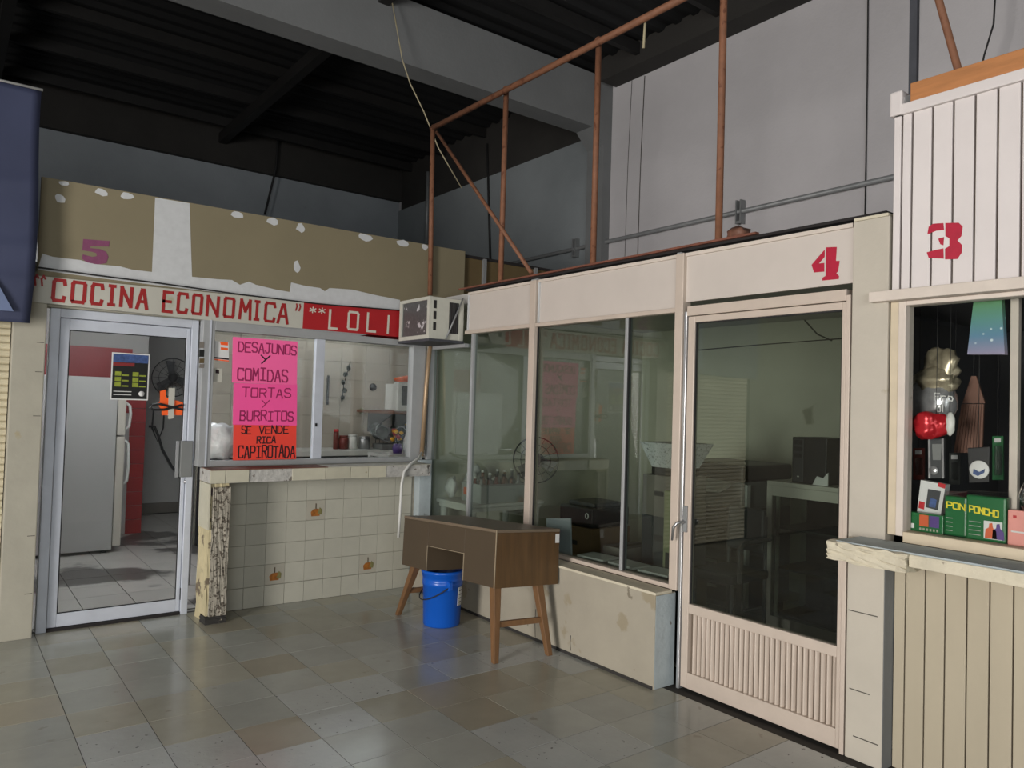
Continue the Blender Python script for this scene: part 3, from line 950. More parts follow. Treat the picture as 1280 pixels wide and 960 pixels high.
MB().box((-2.825, FY, 2.21), (0.295, FY + 0.03, 2.82)).build('board', 'fascia_tan', fas)
MB().prism([fA(x, y, FY - 0.001) for x, y in ((194, 247), (237, 254), (240, 346), (190, 340))], (0, 0.0009, 0)).build('white_stripe', 'paint_white', fas)
MB().prism([fA(x, y, FY - 0.0015) for x, y in ((53, 317), (66, 321), (82, 323), (100, 325), (118, 330), (150, 333), (165, 337), (190, 340), (240, 346), (272, 349), (290, 350), (300, 356), (311, 352), (320, 356), (345, 362),
            (362, 365), (364, 353), (380, 357), (400, 360), (406, 364), (412, 360), (440, 362), (470, 369), (500, 375), (500, 391), (420, 383), (300, 369), (200, 357), (120, 347), (47, 337))], (0, 0.0014, 0)).build('white_band', 'paint_white', fas)
rg = random.Random(5)
for (cx, cy, w, h) in ((80, 229, 13, 6), (75, 248, 14, 13), (127, 240, 18, 10), (159, 245, 17, 9), (297, 268, 17, 9), (341, 277, 17, 10), (376, 285, 12, 12), (456, 297, 20, 10), (503, 304, 15, 9), (531, 309, 8, 8), (371, 334, 10, 16)):
    pts = []
    for q in range(9):
        t = 2 * math.pi * q / 9
        k = rg.uniform(0.75, 1.1)
        pts.append(fA(cx + math.cos(t) * w / 2 * k, cy + math.sin(t) * h / 2 * k + (math.cos(t) * w / 2) * 0.17, FY - 0.001))
    MB().prism(pts, (0, 0.0009, 0)).build('filler_patch', 'paint_white', fas)
n5 = [(665, 632), (878, 648), (870, 692), (722, 690), (722, 705), (800, 712), (850, 735), (868, 775), (850, 825), (780, 835), (700, 820), (655, 790), (662, 755), (740, 775), (775, 768), (770, 745), (740, 735), (658, 722)]
MB().prism([fA(x / 6.4, 200 + y / 6.4, FY - 0.002) for x, y in n5], (0, 0.0015, 0)).build('number_5', 'paint_purple', fas)

# raw continuation of the partition head behind the office stall
part = thing('partition_head', 'raw brown boards with pale posts behind the office fascia', 'board', (1.2, 0.03, 2.3))
for (a, b_) in ((0.30, 0.50), (0.53, 1.08), (1.11, 1.75), (1.78, 2.55)):
    MB().box((a, 0.03, 2.30), (b_, 0.05, 2.775)).build('board', 'fascia_raw', part)
for a in (0.50, 1.08, 1.75):
    MB().box((a, 0.0, 2.30), (a + 0.03, 0.06, 2.785)).build('post', 'conduit', part)
MB().box((0.30, 0.02, 2.775), (2.55, 0.06, 2.80)).build('top_strip', 'dark_strip', part)

# tarp and neighbouring roller shutter
tp = bmesh.new()
NU, NV = 30, 40
grid = []
for i in range(NU + 1):
    row = []
    for j in range(NV + 1):
        u, v = i / NU, j / NV
        x = -4.35 + 1.505 * u
        z = 1.905 + 1.40 * v - 0.02 * (1 - u)
        fold = 0.010 * math.sin(9 * u + 2 * v) + 0.012 * math.exp(-((v - 0.22 - 0.10 * u) / 0.03) ** 2) + 0.010 * math.exp(-((v - 0.10 - 0.08 * u) / 0.025) ** 2) + 0.008 * math.exp(-((v - 0.48 - 0.12 * u) / 0.03) ** 2)
        row.append(tp.verts.new((x + 0.012 * math.sin(5 * v) * u - 0.016 * (1 - v) * u, -0.13 - fold, z)))
    grid.append(row)
for i in range(NU):
    for j in range(NV):
        tp.faces.new((grid[i][j], grid[i + 1][j], grid[i + 1][j + 1], grid[i][j + 1]))
to = thing('tarp', 'dark blue tarp hanging over the roller shutter beside the kitchen', 'tarp', (-3.6, -0.13, 1.9))
tm = MB().bm(tp, True).build('cloth', 'tarp_blue', to)
md = tm.modifiers.new('thick', 'SOLIDIFY'); md.thickness = 0.004
MB().tube([(-4.36, -0.13, 3.30), (-2.85, -0.13, 3.31)], 0.008, 8).build('top_hem', 'white_paper', to)
MB().prism([(-3.055, -0.170, 2.17), (-2.945, -0.170, 1.965), (-3.30, -0.170, 1.955), (-3.30, -0.170, 2.5)], (0, 0.003, 0)).build('pale_print', 'tarp_pale', to)

shut = thing('roller_shutter', 'cream slatted roller shutter beside the kitchen pillar', 'shutter', (-3.7, 0.08, 0))
sl = MB().prism([(-0.75, 0, -0.021), (-0.75, -0.010, -0.014), (-0.75, -0.014, 0), (-0.75, -0.010, 0.014), (-0.75, 0, 0.021), (-0.75, 0.006, 0.0)], (1.5, 0, 0))
sme = bpy.data.meshes.new('slat'); sme.from_pydata(sl.v, [], sl.f)
bmx = bmesh.new(); bmx.from_mesh(sme); bmesh.ops.recalc_face_normals(bmx, faces=bmx.faces[:]); bmx.to_mesh(sme); bmx.free()
sme.materials.append(MATS['shutter'])
for k in range(44):
    put('slat', sme, (-3.69, 0.08, 0.03 + k * 0.0435), shut)
MB().box((-4.46, 0.10, 0), (-2.937, 0.14, 1.96)).build('backing', 'plank_gap', shut)
MB().box((-4.46, 0.0, 1.955), (-2.94, 0.13, 2.02)).build('shutter_head', 'shutter', shut)
S(MB().box((-9.9, 0.05, 0), (-4.47, 0.25, 3.0)).build('wall_left_row', 'row_brown'), 'dull brown wall of the neighbouring stall row to the left', 'wall')
S(MB().box((-4.47, 0.145, 1.9), (-2.94, 0.3, 2.75)).build('trim_4', 'concrete_dark'), 'dark lintel above the roller shutter', 'beam')

# ------------------------------------------------------------------ office stall front (plane x = 0)
lowx = -0.165
lw = S(MB().box((lowx, -2.665, 0), (-0.002, -0.08, 0.505), 0.004).build('wall_office_front', 'cream_low'), 'low cream plastered wall under the office window', 'wall')
MB().box((-0.16, -2.667, 0.002), (-0.004, -2.6655, 0.50)).build('blue_end_paint', 'sill_blue', lw)
MB().box((lowx - 0.004, -2.66, 0.0), (lowx + 0.002, -0.10, 0.018)).build('dirty_skirting', 'concrete_dark', lw)
MB().box((lowx - 0.006, -2.672, 0.5055), (-0.04, -0.08, 0.52), 0.002).build('window_board', 'sill_concrete', lw)
for (y0, z0, z1) in ((-1.72, 0.06, 0.34), (-1.66, 0.02, 0.2), (-2.0, 0.03, 0.12)):
    MB().tube([(lowx - 0.001, y0, z1), (lowx - 0.001, y0 + 0.004, (z0 + z1) / 2), (lowx - 0.001, y0 - 0.003, z0)], 0.0022, 5).build('plaster_crack', 'crack', lw)

win2 = thing('window_2', 'large aluminium framed glass front of the office stall', 'window', (0, -1.33, 0.52), kind='structure')
wz, wt = 0.545, 2.05
for (y0, y1, m) in ((-0.035, -0.0, 'alu_grey'), (-1.345, -1.405, 'alu_pink'), (-2.645, -2.70, 'alu_pink')):
    MB().box((-0.04, y0, 0.521), (0.03, y1, wt + (0.32 if y0 < -1 else 0))).build('post', m, win2, bevel=0.003)
MB().box((-0.035, -2.645, 0.521), (0.03, -1.405, wz)).build('bottom_rail', 'alu_pink', win2, bevel=0.003)
MB().box((-0.035, -1.345, 0.521), (0.03, -0.035, wz)).build('bottom_rail', 'alu_pink', win2, bevel=0.003)
MB().box((-0.035, -2.645, wt - 0.004), (0.03, -1.405, wt + 0.022)).build('head_rail', 'alu_pink', win2, bevel=0.003)
MB().box((-0.035, -1.345, wt - 0.004), (0.03, -0.535, wt + 0.022)).build('head_rail', 'alu_pink', win2, bevel=0.003)
MB().box((-0.035, -0.5345, 1.945), (0.03, -0.035, 1.975)).build('head_rail', 'alu_grey', win2, bevel=0.003)
MB().box((-0.018, -0.632, wz), (0.022, -0.605, wt - 0.004)).build('sash_stile', 'alu_grey', win2, bevel=0.002)
MB().box((-0.018, -2.268, wz), (0.022, -2.245, wt - 0.004)).build('sash_stile', 'alu_grey', win2, bevel=0.002)
gB = 0.003
for (y0, y1, z1) in ((-0.605, -0.035, wt - 0.004), (-1.345, -0.632, wt - 0.004), (-2.245, -1.405, wt - 0.004), (-2.645, -2.268, wt - 0.004)):
    MB().box((gB, y0, wz), (gB + 0.005, y1, z1)).build('pane', 'pane_smoke', win2)
for (y0, y1) in ((-1.412, -1.4055), (-2.6445, -2.637), (-2.2755, -2.2685)):
    MB().box((-0.012, y0, wz), (0.0, y1, wt - 0.004)).build('gasket', 'gasket', win2)

# door of the office stall
door2 = thing('door_2', 'beige aluminium office door with dark glass and fluted kick panel', 'door', (0, -3.18, 0), kind='structure')
d0, d1 = -2.705, -3.655
MB().box((-0.03, d0 - 0.018, 0.0), (0.03, d0, 2.045)).build('door_jamb', 'alu_strip', door2, bevel=0.002)
MB().box((-0.03, d1, 0.0), (0.03, d1 + 0.02, 2.045)).build('door_jamb', 'alu_pink', door2, bevel=0.002)
MB().box((-0.03, d1 + 0.02, 2.02), (0.03, d0 - 0.018, 2.072)).build('door_head', 'alu_pink', door2, bevel=0.002)
l0, l1 = d0 - 0.022, d1 + 0.024
y0, y1 = -2.772, -3.612
MB().box((-0.022, y0, 0.015), (0.016, l0, 2.016)).build('stile', 'alu_pink', door2, bevel=0.003)
MB().box((-0.022, l1, 0.015), (0.016, y1, 2.016)).build('stile', 'alu_pink', door2, bevel=0.003)
MB().box((-0.022, y1, 1.982), (0.016, y0, 2.016)).build('top_rail', 'alu_pink', door2, bevel=0.003)
MB().box((-0.022, y1, 0.415), (0.016, y0, 0.465)).build('middle_rail', 'alu_pink', door2, bevel=0.003)
MB().box((-0.022, y1, 0.015), (0.016, y0, 0.10)).build('kick_rail', 'alu_pink', door2, bevel=0.003)
MB().box((-0.004, y1, 0.465), (0.001, y0, 1.982)).build('pane', 'pane_smoke', door2)
for (a, b_, c, d) in ((y0 - 0.007, y0, 0.465, 1.982), (y1, y1 + 0.007, 0.465, 1.982)):
    MB().box((-0.012, a, c), (-0.0045, b_, d)).build('gasket', 'gasket', door2)
MB().box((-0.012, y1, 1.975), (-0.0045, y0, 1.982)).build('gasket', 'gasket', door2)
NS = 28
sw = (y0 - 0.012 - (y1 + 0.004)) / NS
arc = [(-0.0155 * math.sin(math.pi * t / 6) + 0.006, (-0.5 + t / 6) * sw * 0.80) for t in range(7)]
sm_ = MB().prism([(x, y, 0) for x, y in arc], (0, 0, 0.315))
sme2 = bpy.data.meshes.new('flute'); sme2.from_pydata(sm_.v, [], sm_.f)
bmx = bmesh.new(); bmx.from_mesh(sme2); bmesh.ops.recalc_face_normals(bmx, faces=bmx.faces[:]); bmx.to_mesh(sme2); bmx.free()
sme2.materials.append(MATS['alu_pink'])
for k in range(NS):
    put('flute', sme2, (-0.001, y0 - 0.012 - (k + 0.5) * sw, 0.10), door2)
MB().box((0.006, y1, 0.10), (0.012, y0, 0.415)).build('kick_backing', 'plank_gap', door2)
lk = MB().box((-0.034, -2.755, 0.845), (-0.0225, -2.73, 0.985)).build('lock_plate', 'conduit', door2, bevel=0.002)
hp = [(-0.036, -2.742, 0.90), (-0.075, -2.742, 0.90), (-0.085, -2.735, 0.895), (-0.088, -2.712, 0.87), (-0.088, -2.705, 0.80)]
MB().tube(hp, [0.008, 0.008, 0.009, 0.009, 0.006], 8).build('lever_handle', 'steel', lk)

# fascia panels
fasB = thing('office_fascia', 'cream fascia panels above the office front with stencilled number 4', 'fascia', (0, -2.1, 2.07))
for (a, b_, z0, lab) in ((-0.545, -1.335, 2.075, None), (-1.412, -2.635, 2.075, None), (-2.672, -3.655, 2.10, 'n')):
    pnl = MB().box((-0.012, b_, z0), (0.008, a, 2.352)).build('panel', 'panel_white', fasB, bevel=0.002)
    fm = MB()
    fm.box((-0.022, b_ - 0.0, 2.352), (0.02, a, 2.372))
    fm.build('top_moulding', 'frame_white', fasB, bevel=0.002)
    MB().box((-0.022, a - 0.014, z0), (-0.0121, a, 2.352)).build('edge_bead', 'paint_white', fasB)
for (a, b_) in ((-1.34, -1.41), (-2.64, -2.67)):
    MB().box((-0.026, b_, 2.372), (0.02, a, 2.38)).build('divider_cap', 'alu_grey', fasB)
fx = -0.0135


def fB(px, py, x=fx): return ax_(px, py, x)


n4a = [(220, 518), (325, 397), (325, 455), (278, 508), (322, 503), (322, 573), (240, 580)]
n4b = [(337, 378), (422, 375), (415, 487), (445, 487), (432, 570), (418, 585), (440, 608), (437, 632), (305, 645), (308, 622), (333, 606)]
n4 = MB()
for poly in (n4a, n4b):
    MB().prism([fB(980 + x / 6.4, 250 + y / 6.4) for x, y in poly], (0.0012, 0, 0)).build('number_4', 'stencil_red', fasB)
# rough strips along the top of the fascia
tag(MB().box((-0.01, -3.80, 2.388), (0.09, -0.50, 2.402)).build('roof_edge', 'dark_strip'), 'dark roofing edge strip lying on the office fascia', 'strip')
tag(MB().box((-0.03, -3.15, 2.4025), (0.0, -0.42, 2.414)).build('rusty_rail', 'rust_strip'), 'rusty angle iron running along the top of the office fascia', 'rail')
S(MB().box((0.06, -3.82, 2.30), (XR - 0.002, -0.001, 2.385)).build('ceiling_office', 'white_wall'), 'flat roof slab over the office stall', 'ceiling')
cr = MB().blob(ax_(923, 295, 0.02) + Vector((0, 0, 0.012)), (0.05, 0.07, 0.035), 4, 0.3).build('crumpled_bag', 'brown_wood')
tag(cr, 'crumpled brown scrap lying on top of the office fascia', 'scrap')

# partitions of the office
S(MB().box((0.04, 0.0, 0), (XR - 0.002, 0.025, 2.299)).build('wall_office_left', 'office_wall'), 'plain partition wall between kitchen and office', 'wall')
S(MB().box((0.06, -3.69, 0), (XR - 0.002, -3.668, 2.299)).build('wall_office_right', 'office_wall'), 'plain partition wall between office and gift stall', 'wall')
wob = S(MB().box((XR - 0.06, -3.82, 0), (XR - 0.002, -0.001, 2.299)).build('wall_office_back', 'office_wall'), 'pale greenish back wall of the office', 'wall')
MB().tube([ax_(x, y, XR - 0.062) for x, y in ((869, 438), (950, 431), (1056, 423))], 0.005, 5).build('wall_crack', 'crack', wob)
MB().tube([ax_(x, y, XR - 0.062) for x, y in ((1004, 398), (1010, 405), (1022, 418), (1040, 426))], 0.006, 5).build('wall_crack', 'crack', wob)

# pillar between the stalls
p4 = S(MB().box((-0.03, -3.825, 0), (0.055, -3.662, 2.372), 0.004).build('trim_5', 'pillar_cream'), 'cream block pillar between office door and gift stall', 'pillar')
for (z, a, b_) in ((0.64, -3.67, -3.80), (0.30, -3.68, -3.77), (0.10, -3.70, -3.81)):
    MB().box((-0.032, b_, z), (-0.0305, a, z + 0.004)).build('block_joint', 'crack', p4)
MB().box((-0.028, -3.8275, 0.0), (0.054, -3.8255, 0.9)).build('side_render', 'concrete_beam', p4)
MB().box((-0.034, -3.82, 2.372), (0.05, -3.665, 2.386), 0.003).build('cap', 'sill_concrete', p4)

# ------------------------------------------------------------------ gift stall (number 3)
GX = -0.02
YE = -5.0
up = S(MB().box((0.0, YE, 2.02), (0.05, -3.832, 2.815)).build('wall_gift_upper', 'plank_gap'), 'white boarded upper wall of the gift stall with stencilled number 3', 'wall')
pk = 0.0815
edges = [-3.83, -3.868, -3.911] + [-3.993 - k * pk for k in range(13)]
for a, b_ in zip(edges[:-1], edges[1:]):
    if b_ < YE:
        break
    MB().box((GX, b_ + 0.004, 2.045), (0.0, a - 0.004, 2.80), 0.003).build('plank', 'plank_white', up)
MB().box((GX - 0.015, YE, 2.80), (0.05, -3.835, 2.845), 0.004).build('top_trim', 'plank_white', up)
MB().box((GX - 0.02, -3.875, 2.80), (0.05, -3.822, 2.905), 0.008).build('corner_cap', 'plank_white', up)
n3 = [[(722, 680), (735, 671), (766, 669), (768, 690), (745, 692), (718, 703)], [(750, 716), (768, 711), (766, 736), (757, 733)], [(716, 757), (740, 750), (766, 745), (767, 776), (722, 774)],
      [(772, 669), (812, 668), (824, 680), (820, 708), (808, 721), (822, 735), (821, 758), (808, 777), (771, 778), (771, 746), (784, 738), (784, 715), (772, 708)]]
for poly in n3:
    MB().prism([ax_(860 + x / 2.4, y / 2.4, GX - 0.0015) for x, y in poly], (0.0014, 0, 0)).build('number_3', 'stencil_red', up)
pb = MB().box((-0.03, YE - 0.2, 2.8455), (0.03, -3.905, 2.925), 0.003).build('pine_beam', 'pine')
tag(pb, 'bare pine timber lying on top of the gift stall wall', 'timber')
pb2 = MB()
tagged = tag(MB().box((0.035, YE - 0.2, 2.8455), (0.085, -3.915, 2.915), 0.003).build('pine_beam', 'pine'), 'second pine timber just behind the front one on the gift stall', 'timber')
tag(MB().tube([(-0.02, -3.888, 2.86), (0.03, -3.888, 2.86)], 0.022, 12).build('pipe_stub', 'steel'), 'short cut pipe end at the corner of the gift stall top', 'pipe')

head3 = MB().box((-0.075, YE, 1.995), (0.05, -3.76, 2.04), 0.004)
S(head3.build('trim_6', 'frame_white'), 'protruding white ledge above the gift stall window', 'ledge')

win3 = thing('window_3', 'cream framed shop window of the gift stall', 'window', (0, -4.3, 1.0), kind='structure')
MB().box((-0.02, -3.865, 1.0), (0.05, -3.83, 1.994)).build('outer_jamb', 'frame_cream', win3, bevel=0.003)
MB().box((-0.025, -3.897, 1.0), (0.05, -3.866, 1.994)).build('jamb', 'frame_white', win3, bevel=0.003)
_my = ax_(1268, 520, 0.12).y
MB().box((0.11, _my - 0.015, 1.0185), (0.14, _my + 0.015, 1.9955)).build('sash_stile', 'frame_white', win3, bevel=0.003)
MB().box((-0.025, -4.745, 1.02), (0.05, -4.715, 1.975)).build('mullion', 'frame_white', win3, bevel=0.003)
MB().box((-0.025, YE, 0.975), (0.05, -3.897, 1.02)).build('bottom_rail', 'frame_cream', win3, bevel=0.003)
MB().box((-0.025, YE, 1.975), (0.05, -3.897, 1.994)).build('top_rail', 'frame_white', win3, bevel=0.003)
for (a, b_) in ((-4.715, -3.897), (YE, -4.745)):
    MB().box((0.01, a, 1.02), (0.015, b_, 1.975)).build('pane', 'pane_clear', win3)

sill3 = thing('window_sill', 'broken concrete sill protruding below the gift stall window', 'sill', (-0.12, -4.3, 0.88))
bm = rough_box((-0.25, -4.02, 0.893), (-0.036, -3.69, 0.968), 7, 0.006, 12, 0.005)
MB().bm(bm).build('broken_end', 'sill_concrete', sill3)
MB().box((-0.235, YE, 0.917), (0.048, -4.021, 0.966), 0.004).build('ledge', 'sill_concrete', sill3)
MB().bm(rough_box((-0.232, YE, 0.9662), (-0.03, -3.72, 0.974), 3, 0.002, 13)).build('blue_top', 'sill_blue', sill3)

low3 = S(MB().box((0.065, YE, 0), (0.12, -3.8265, 0.914)).build('wall_gift_lower', 'plank_gap'), 'cream boarded lower wall of the gift stall', 'wall')
le = [-3.828, -3.877, -3.958] + [-4.037 - k * 0.0825 for k in range(12)]
for a, b_ in zip(le[:-1], le[1:]):
    if b_ < YE - 0.02:
        break
    MB().box((0.05, b_ + 0.0025, 0.0), (0.065, a - 0.0025, 0.914), 0.003).build('plank', 'plank_cream', low3)
MB().bm(rough_box((0.02, -4.10, 0.893), (0.049, -4.022, 0.916), 3, 0.005, 2)).build('mortar', 'plaster_raw', low3)

# gift stall room
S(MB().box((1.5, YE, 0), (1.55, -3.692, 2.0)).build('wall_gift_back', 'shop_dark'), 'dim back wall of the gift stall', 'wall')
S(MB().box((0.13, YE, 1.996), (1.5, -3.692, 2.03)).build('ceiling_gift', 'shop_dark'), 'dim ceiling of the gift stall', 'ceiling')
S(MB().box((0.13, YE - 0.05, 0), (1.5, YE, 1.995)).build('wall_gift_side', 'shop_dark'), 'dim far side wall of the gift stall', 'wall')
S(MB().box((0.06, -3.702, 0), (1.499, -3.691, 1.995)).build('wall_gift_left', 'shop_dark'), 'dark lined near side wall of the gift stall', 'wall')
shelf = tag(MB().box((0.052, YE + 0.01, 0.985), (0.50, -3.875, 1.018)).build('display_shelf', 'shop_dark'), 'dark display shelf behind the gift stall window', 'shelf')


def gx(px, py, x): return ax_(px, py, x)


def pack(name, px0, px1, pyt, pyb, x, th, mat, label, cat, group=None, lean=0.0):
    a, b_ = gx(px0, pyb, x), gx(px1, pyb, x)
    zt_ = gx((px0 + px1) / 2, pyt, x).z
    zb = 1.0185
    t = thing(name, label, cat, (x, (a.y + b_.y) / 2, zb), group)
    return t, a.y, b_.y, zb, zt_


def quadprint(t, x, ya, yb, z0, z1, mat, name='print'):
    return MB().box((x, ya, z0), (x + 0.001, yb, z1)).build(name, mat, t)


# poncho packets
for (q, p0, p1, lab, tx) in ((0, 1180, 1208, 'narrow part hidden green rain poncho packet beside the speaker box', 'PON'), (1, 1207, 1257, 'wide green rain poncho packet in front of the gift stall mullion', 'PONCHO')):
    xx = 0.07 if q == 0 else 0.05
    t, ya, yb, z0, z1 = pack('poncho_packet', p0, p1, 620, 680, xx, 0.05, 'green_pack', lab, 'packet', 'green poncho packets in the gift stall window')
    MB().box((xx, yb, z0), (xx + 0.04, ya, z1), 0.008).build('body', 'green_pack', t)
    Wd = ya - yb
    zb_ = z0 + (z1 - z0) * 0.62
    if q == 1:
        word(MB(), tx, (xx - 0.001, ya - Wd * .10, zb_), (0, -Wd * .72, -0.01), (0, 0, 0.024), (-1, 0, 0), 0.005).build('lettering', 'yellow_ink', t)
        quadprint(t, xx - 0.001, ya - Wd * .46, yb + Wd * .08, z0 + .012, z0 + .082, 'white_paper', 'photo_print')
        for kk, mm in ((.36, 'orange_pack'), (.18, 'purple_pack')):
            MB().prism([(xx - 0.002, yb + Wd * kk + a * .024, z0 + .014 + b_ * .062) for a, b_ in ((-.9, 0), (.9, 0), (.8, .55), (.3, .7), (.25, .95), (-.2, 1), (-.3, .7), (-.8, .5))], (0.001, 0, 0)).build('figure_print', mm, t)
    else:
        word(MB(), tx, (xx - 0.001, ya - Wd * .12, zb_ + .012), (0, -Wd * .80, -0.004), (0, 0, 0.024), (-1, 0, 0), 0.005).build('lettering', 'yellow_ink', t)
    for r in range(4):
        quadprint(t, xx - 0.001, ya - Wd * .38, ya - Wd * .08, z0 + .02 + r * .017, z0 + .023 + r * .017, 'tile_grey', 'line_print')
    MB().prism([(xx - 0.002, ya, z1 - 0.004), (xx - 0.002, yb, z1 - 0.004), (xx + 0.016, yb, z1 + 0.022), (xx + 0.016, ya, z1 + 0.016)], (0.003, 0, 0)).build('clear_flap', 'clear_wrap', t)
t, ya, yb, z0, z1 = pack('boxed_toy', 1131, 1178, 642, 668, 0.05, 0.05, 'green_pack', 'low green toy box with orange and purple figures in the window corner', 'box')
MB().box((0.055, yb, z0), (0.11, ya, z1), 0.003).build('body', 'green_pack', t)
Wd = ya - yb
quadprint(t, 0.054, ya - Wd * .62, ya - Wd * .38, z0 + .025, z1 - .006, 'orange_pack', 'figure_print')
quadprint(t, 0.054, ya - Wd * .90, ya - Wd * .64, z0 + .025, z1 - .006, 'purple_pack', 'figure_print')
quadprint(t, 0.054, ya - Wd * .24, ya - Wd * .04, z0 + .012, z0 + .032, 'white_paper', 'barcode_print')
for k in range(6):
    quadprint(t, 0.054, ya - Wd * (.38 + .09 * k + .05), ya - Wd * (.38 + .09 * k), z0 + .008, z0 + .018, 'tile_beige', 'badge_print')
# speaker box standing behind, leaning
t = thing('speaker_box', 'white and red gadget box leaning above the green toy box', 'box', gx(1160, 640, 0.115))
pl_ = [gx(x, y, 0.115) for x, y in ((1146, 641), (1175, 649), (1182, 606), (1151, 600))]
MB().prism(pl_, (0.045, 0, 0)).build('body', 'white_paper', t)
c = [gx(x, y, 0.114) for x, y in ((1157, 634), (1172, 638), (1176, 614), (1160, 611))]
MB().prism(c, (0.0009, 0, 0)).build('device_print', 'dark_plastic', t)
c = [gx(x, y, 0.113) for x, y in ((1161, 633), (1169, 635), (1171, 625), (1163, 622))]
MB().prism(c, (0.0009, 0, 0)).build('lens_print', 'flyer_blue', t)
c = [gx(x, y, 0.114) for x, y in ((1172, 608), (1181, 611), (1182, 605.5), (1173, 603))]
MB().prism(c, (0.0009, 0, 0)).build('corner_print', 'red_pack', t)
c = [gx(x, y, 0.114) for x, y in ((1148, 635), (1155, 637), (1156, 628), (1149, 626))]
MB().prism(c, (0.0009, 0, 0)).build('logo_print', 'red_pack', t)
# pink pack and clear bag right of the mullion
t, ya, yb, z0, z1 = pack('pink_box', 1260, 1286, 638, 684, 0.06, 0.05, 'pink_pack', 'pink cosmetic box at the right of the gift stall mullion', 'box')
MB().box((0.055, yb, z0), (0.10, ya, z1), 0.003).build('body', 'pink_pack', t)
quadprint(t, 0.054, ya - 0.03, ya - 0.018, z1 - 0.03, z1 - 0.02, 'red_pack')
quadprint(t, 0.054, yb + .01, ya - 0.012, z0 + .05, z0 + .056, 'white_paper', 'line_print')
cb = MB().blob((0.08, -4.335, 1.21), (0.022, 0.045, 0.085), 3, 0.18, 3).build('clear_bag', 'clear_wrap')
tag(cb, 'clear crumpled plastic bag hanging beside the gift stall mullion', 'bag')
gg = thing('hanging_card', 'lime green and white card hung behind the clear bag', 'card', (0.16, -4.38, 1.36))
MB().box((0.16, -4.44, 1.43), (0.17, -4.325, 1.52)).build('lime_half', 'lime_bright', gg)
MB().box((0.16, -4.44, 1.36), (0.17, -4.325, 1.4295)).build('white_half', 'white_paper', gg)
MB().tube([(0.165, -4.38, 1.52), (0.165, -4.38, 1.9955)], 0.0015, 4).build('string', 'wire_dark', gg)
# tins
for k, (px_, py_, mm, lab) in enumerate(((1184, 622, 'jar_brown', 'reddish tin at the left of the row behind the poncho packets'), (1208, 614, 'tin', 'middle silver tin behind the poncho packets'), (1240, 612, 'tin', 'silver tin nearest the mullion behind the poncho packets'))):
    c = gx(px_, py_, 0.2)
    t = thing('tin', lab, 'tin', (c.x, c.y, 1.0185), 'tins behind the poncho packets')
    MB().lathe((c.x, c.y, 1.0185), [(0, 0), (.038, 0), (.038, .105), (.034, .11), (0, .11)], 18).build('can', mm, t)
    MB().lathe((c.x, c.y, 1.1286), [(0, 0), (.040, 0), (.040, .022), (0, .024)], 18).build('lid', 'steel', t)
# phone cases hanging in blister packs
for (p, mm, lab, q) in ((((1160, 548), (1180, 548), (1180, 598), (1161, 598)), 'dark_plastic', 'long silver framed blister pack hanging below the red balloon', 0), (((1209, 560), (1237, 558), (1236, 603), (1211, 604)), 'black_plastic', 'black blister pack with white swirl disc hanging over the tins', 1)):
    t = thing('blister_pack', lab, 'packet', gx(*p[3], 0.13), 'blister packs hanging in the gift stall window')
    MB().prism([gx(x, y, 0.13) for x, y in p], (0.02, 0, 0)).build('card', mm, t, bevel=0.003)
    MB().tube([gx((p[0][0] + p[1][0]) / 2, p[0][1], 0.14), (0.14, gx((p[0][0] + p[1][0]) / 2, p[0][1], 0.14).y, 1.9955)], 0.0015, 4).build('string', 'wire_dark', t)
    if q == 0:
        for (a, b_) in (((1160, 548), (1163, 598)), ((1177, 548), (1180, 598))):
            MB().prism([gx(a[0], a[1], 0.128), gx(a[0] + 2.5, a[1], 0.128), gx(b_[0], b_[1], 0.128), gx(b_[0] - 2.5, b_[1], 0.128)], (0.002, 0, 0)).build('silver_edge', 'foil_silver', t)
        MB().lathe(gx(1167, 588, 0.129), [(0, -.004), (.018, -.002), (.02, 0.0), (0, .001)], 14, (1, 0, 0)).build('dial', 'foil_silver', t)
        MB().prism([gx(x, y, 0.128) for x, y in ((1165, 555), (1177, 555), (1176, 575), (1166, 575))], (0.001, 0, 0)).build('screen_print', 'grey_plastic', t)
    else:
        MB().lathe(gx(1224, 587, 0.127), [(0, -.003), (.036, -.002), (.038, .0), (0, .002)], 20, (1, 0, 0)).build('disc', 'white_paper', t)
        MB().prism([gx(x, y, 0.121) for x, y in ((1217, 586), (1224, 590), (1231, 586), (1230, 591), (1222, 595), (1216, 592))], (0.002, 0, 0)).build('swirl_print', 'flyer_blue', t)
# foil balloon
t = thing('foil_balloon', 'silver and gold foil balloon with white lettering hanging in the gift stall window', 'balloon', gx(1168, 520, 0.22))
c = gx(1168, 503, 0.22)
MB().blob(c, (0.055, 0.098, 0.108), 8, 0.12, 3).build('body', 'foil_silver', t)
MB().blob(gx(1168, 477, 0.22), (0.055, 0.098, 0.060), 9, 0.26, 3).build('gold_top', 'foil_gold', t)
MB().blob(gx(1178, 457, 0.22), (0.03, 0.07, 0.075), 10, 0.32, 3).build('tail', 'foil_gold', t)
word(MB(), 'Fro', gx(1168, 500, 0.158), (0, -0.075, -0.003), (0, 0, 0.03), (-1, 0, 0), 0.004).build('lettering', 'white_paper', t)
word(MB(), 'Ol', gx(1171, 514, 0.158), (0, -0.035, -0.003), (0, 0, 0.028), (-1, 0, 0), 0.004).build('lettering', 'white_paper', t)
tag(MB().blob(gx(1160, 531, 0.085), (0.030, 0.062, 0.055), 14, 0.32, 3).build('red_balloon', 'foil_red'), 'crumpled red foil balloon below the silver one', 'balloon')
_c = gx(1187, 530, 0.10)
t = thing('white_toy', 'small white glossy toy hanging beside the red balloon', 'toy', _c)
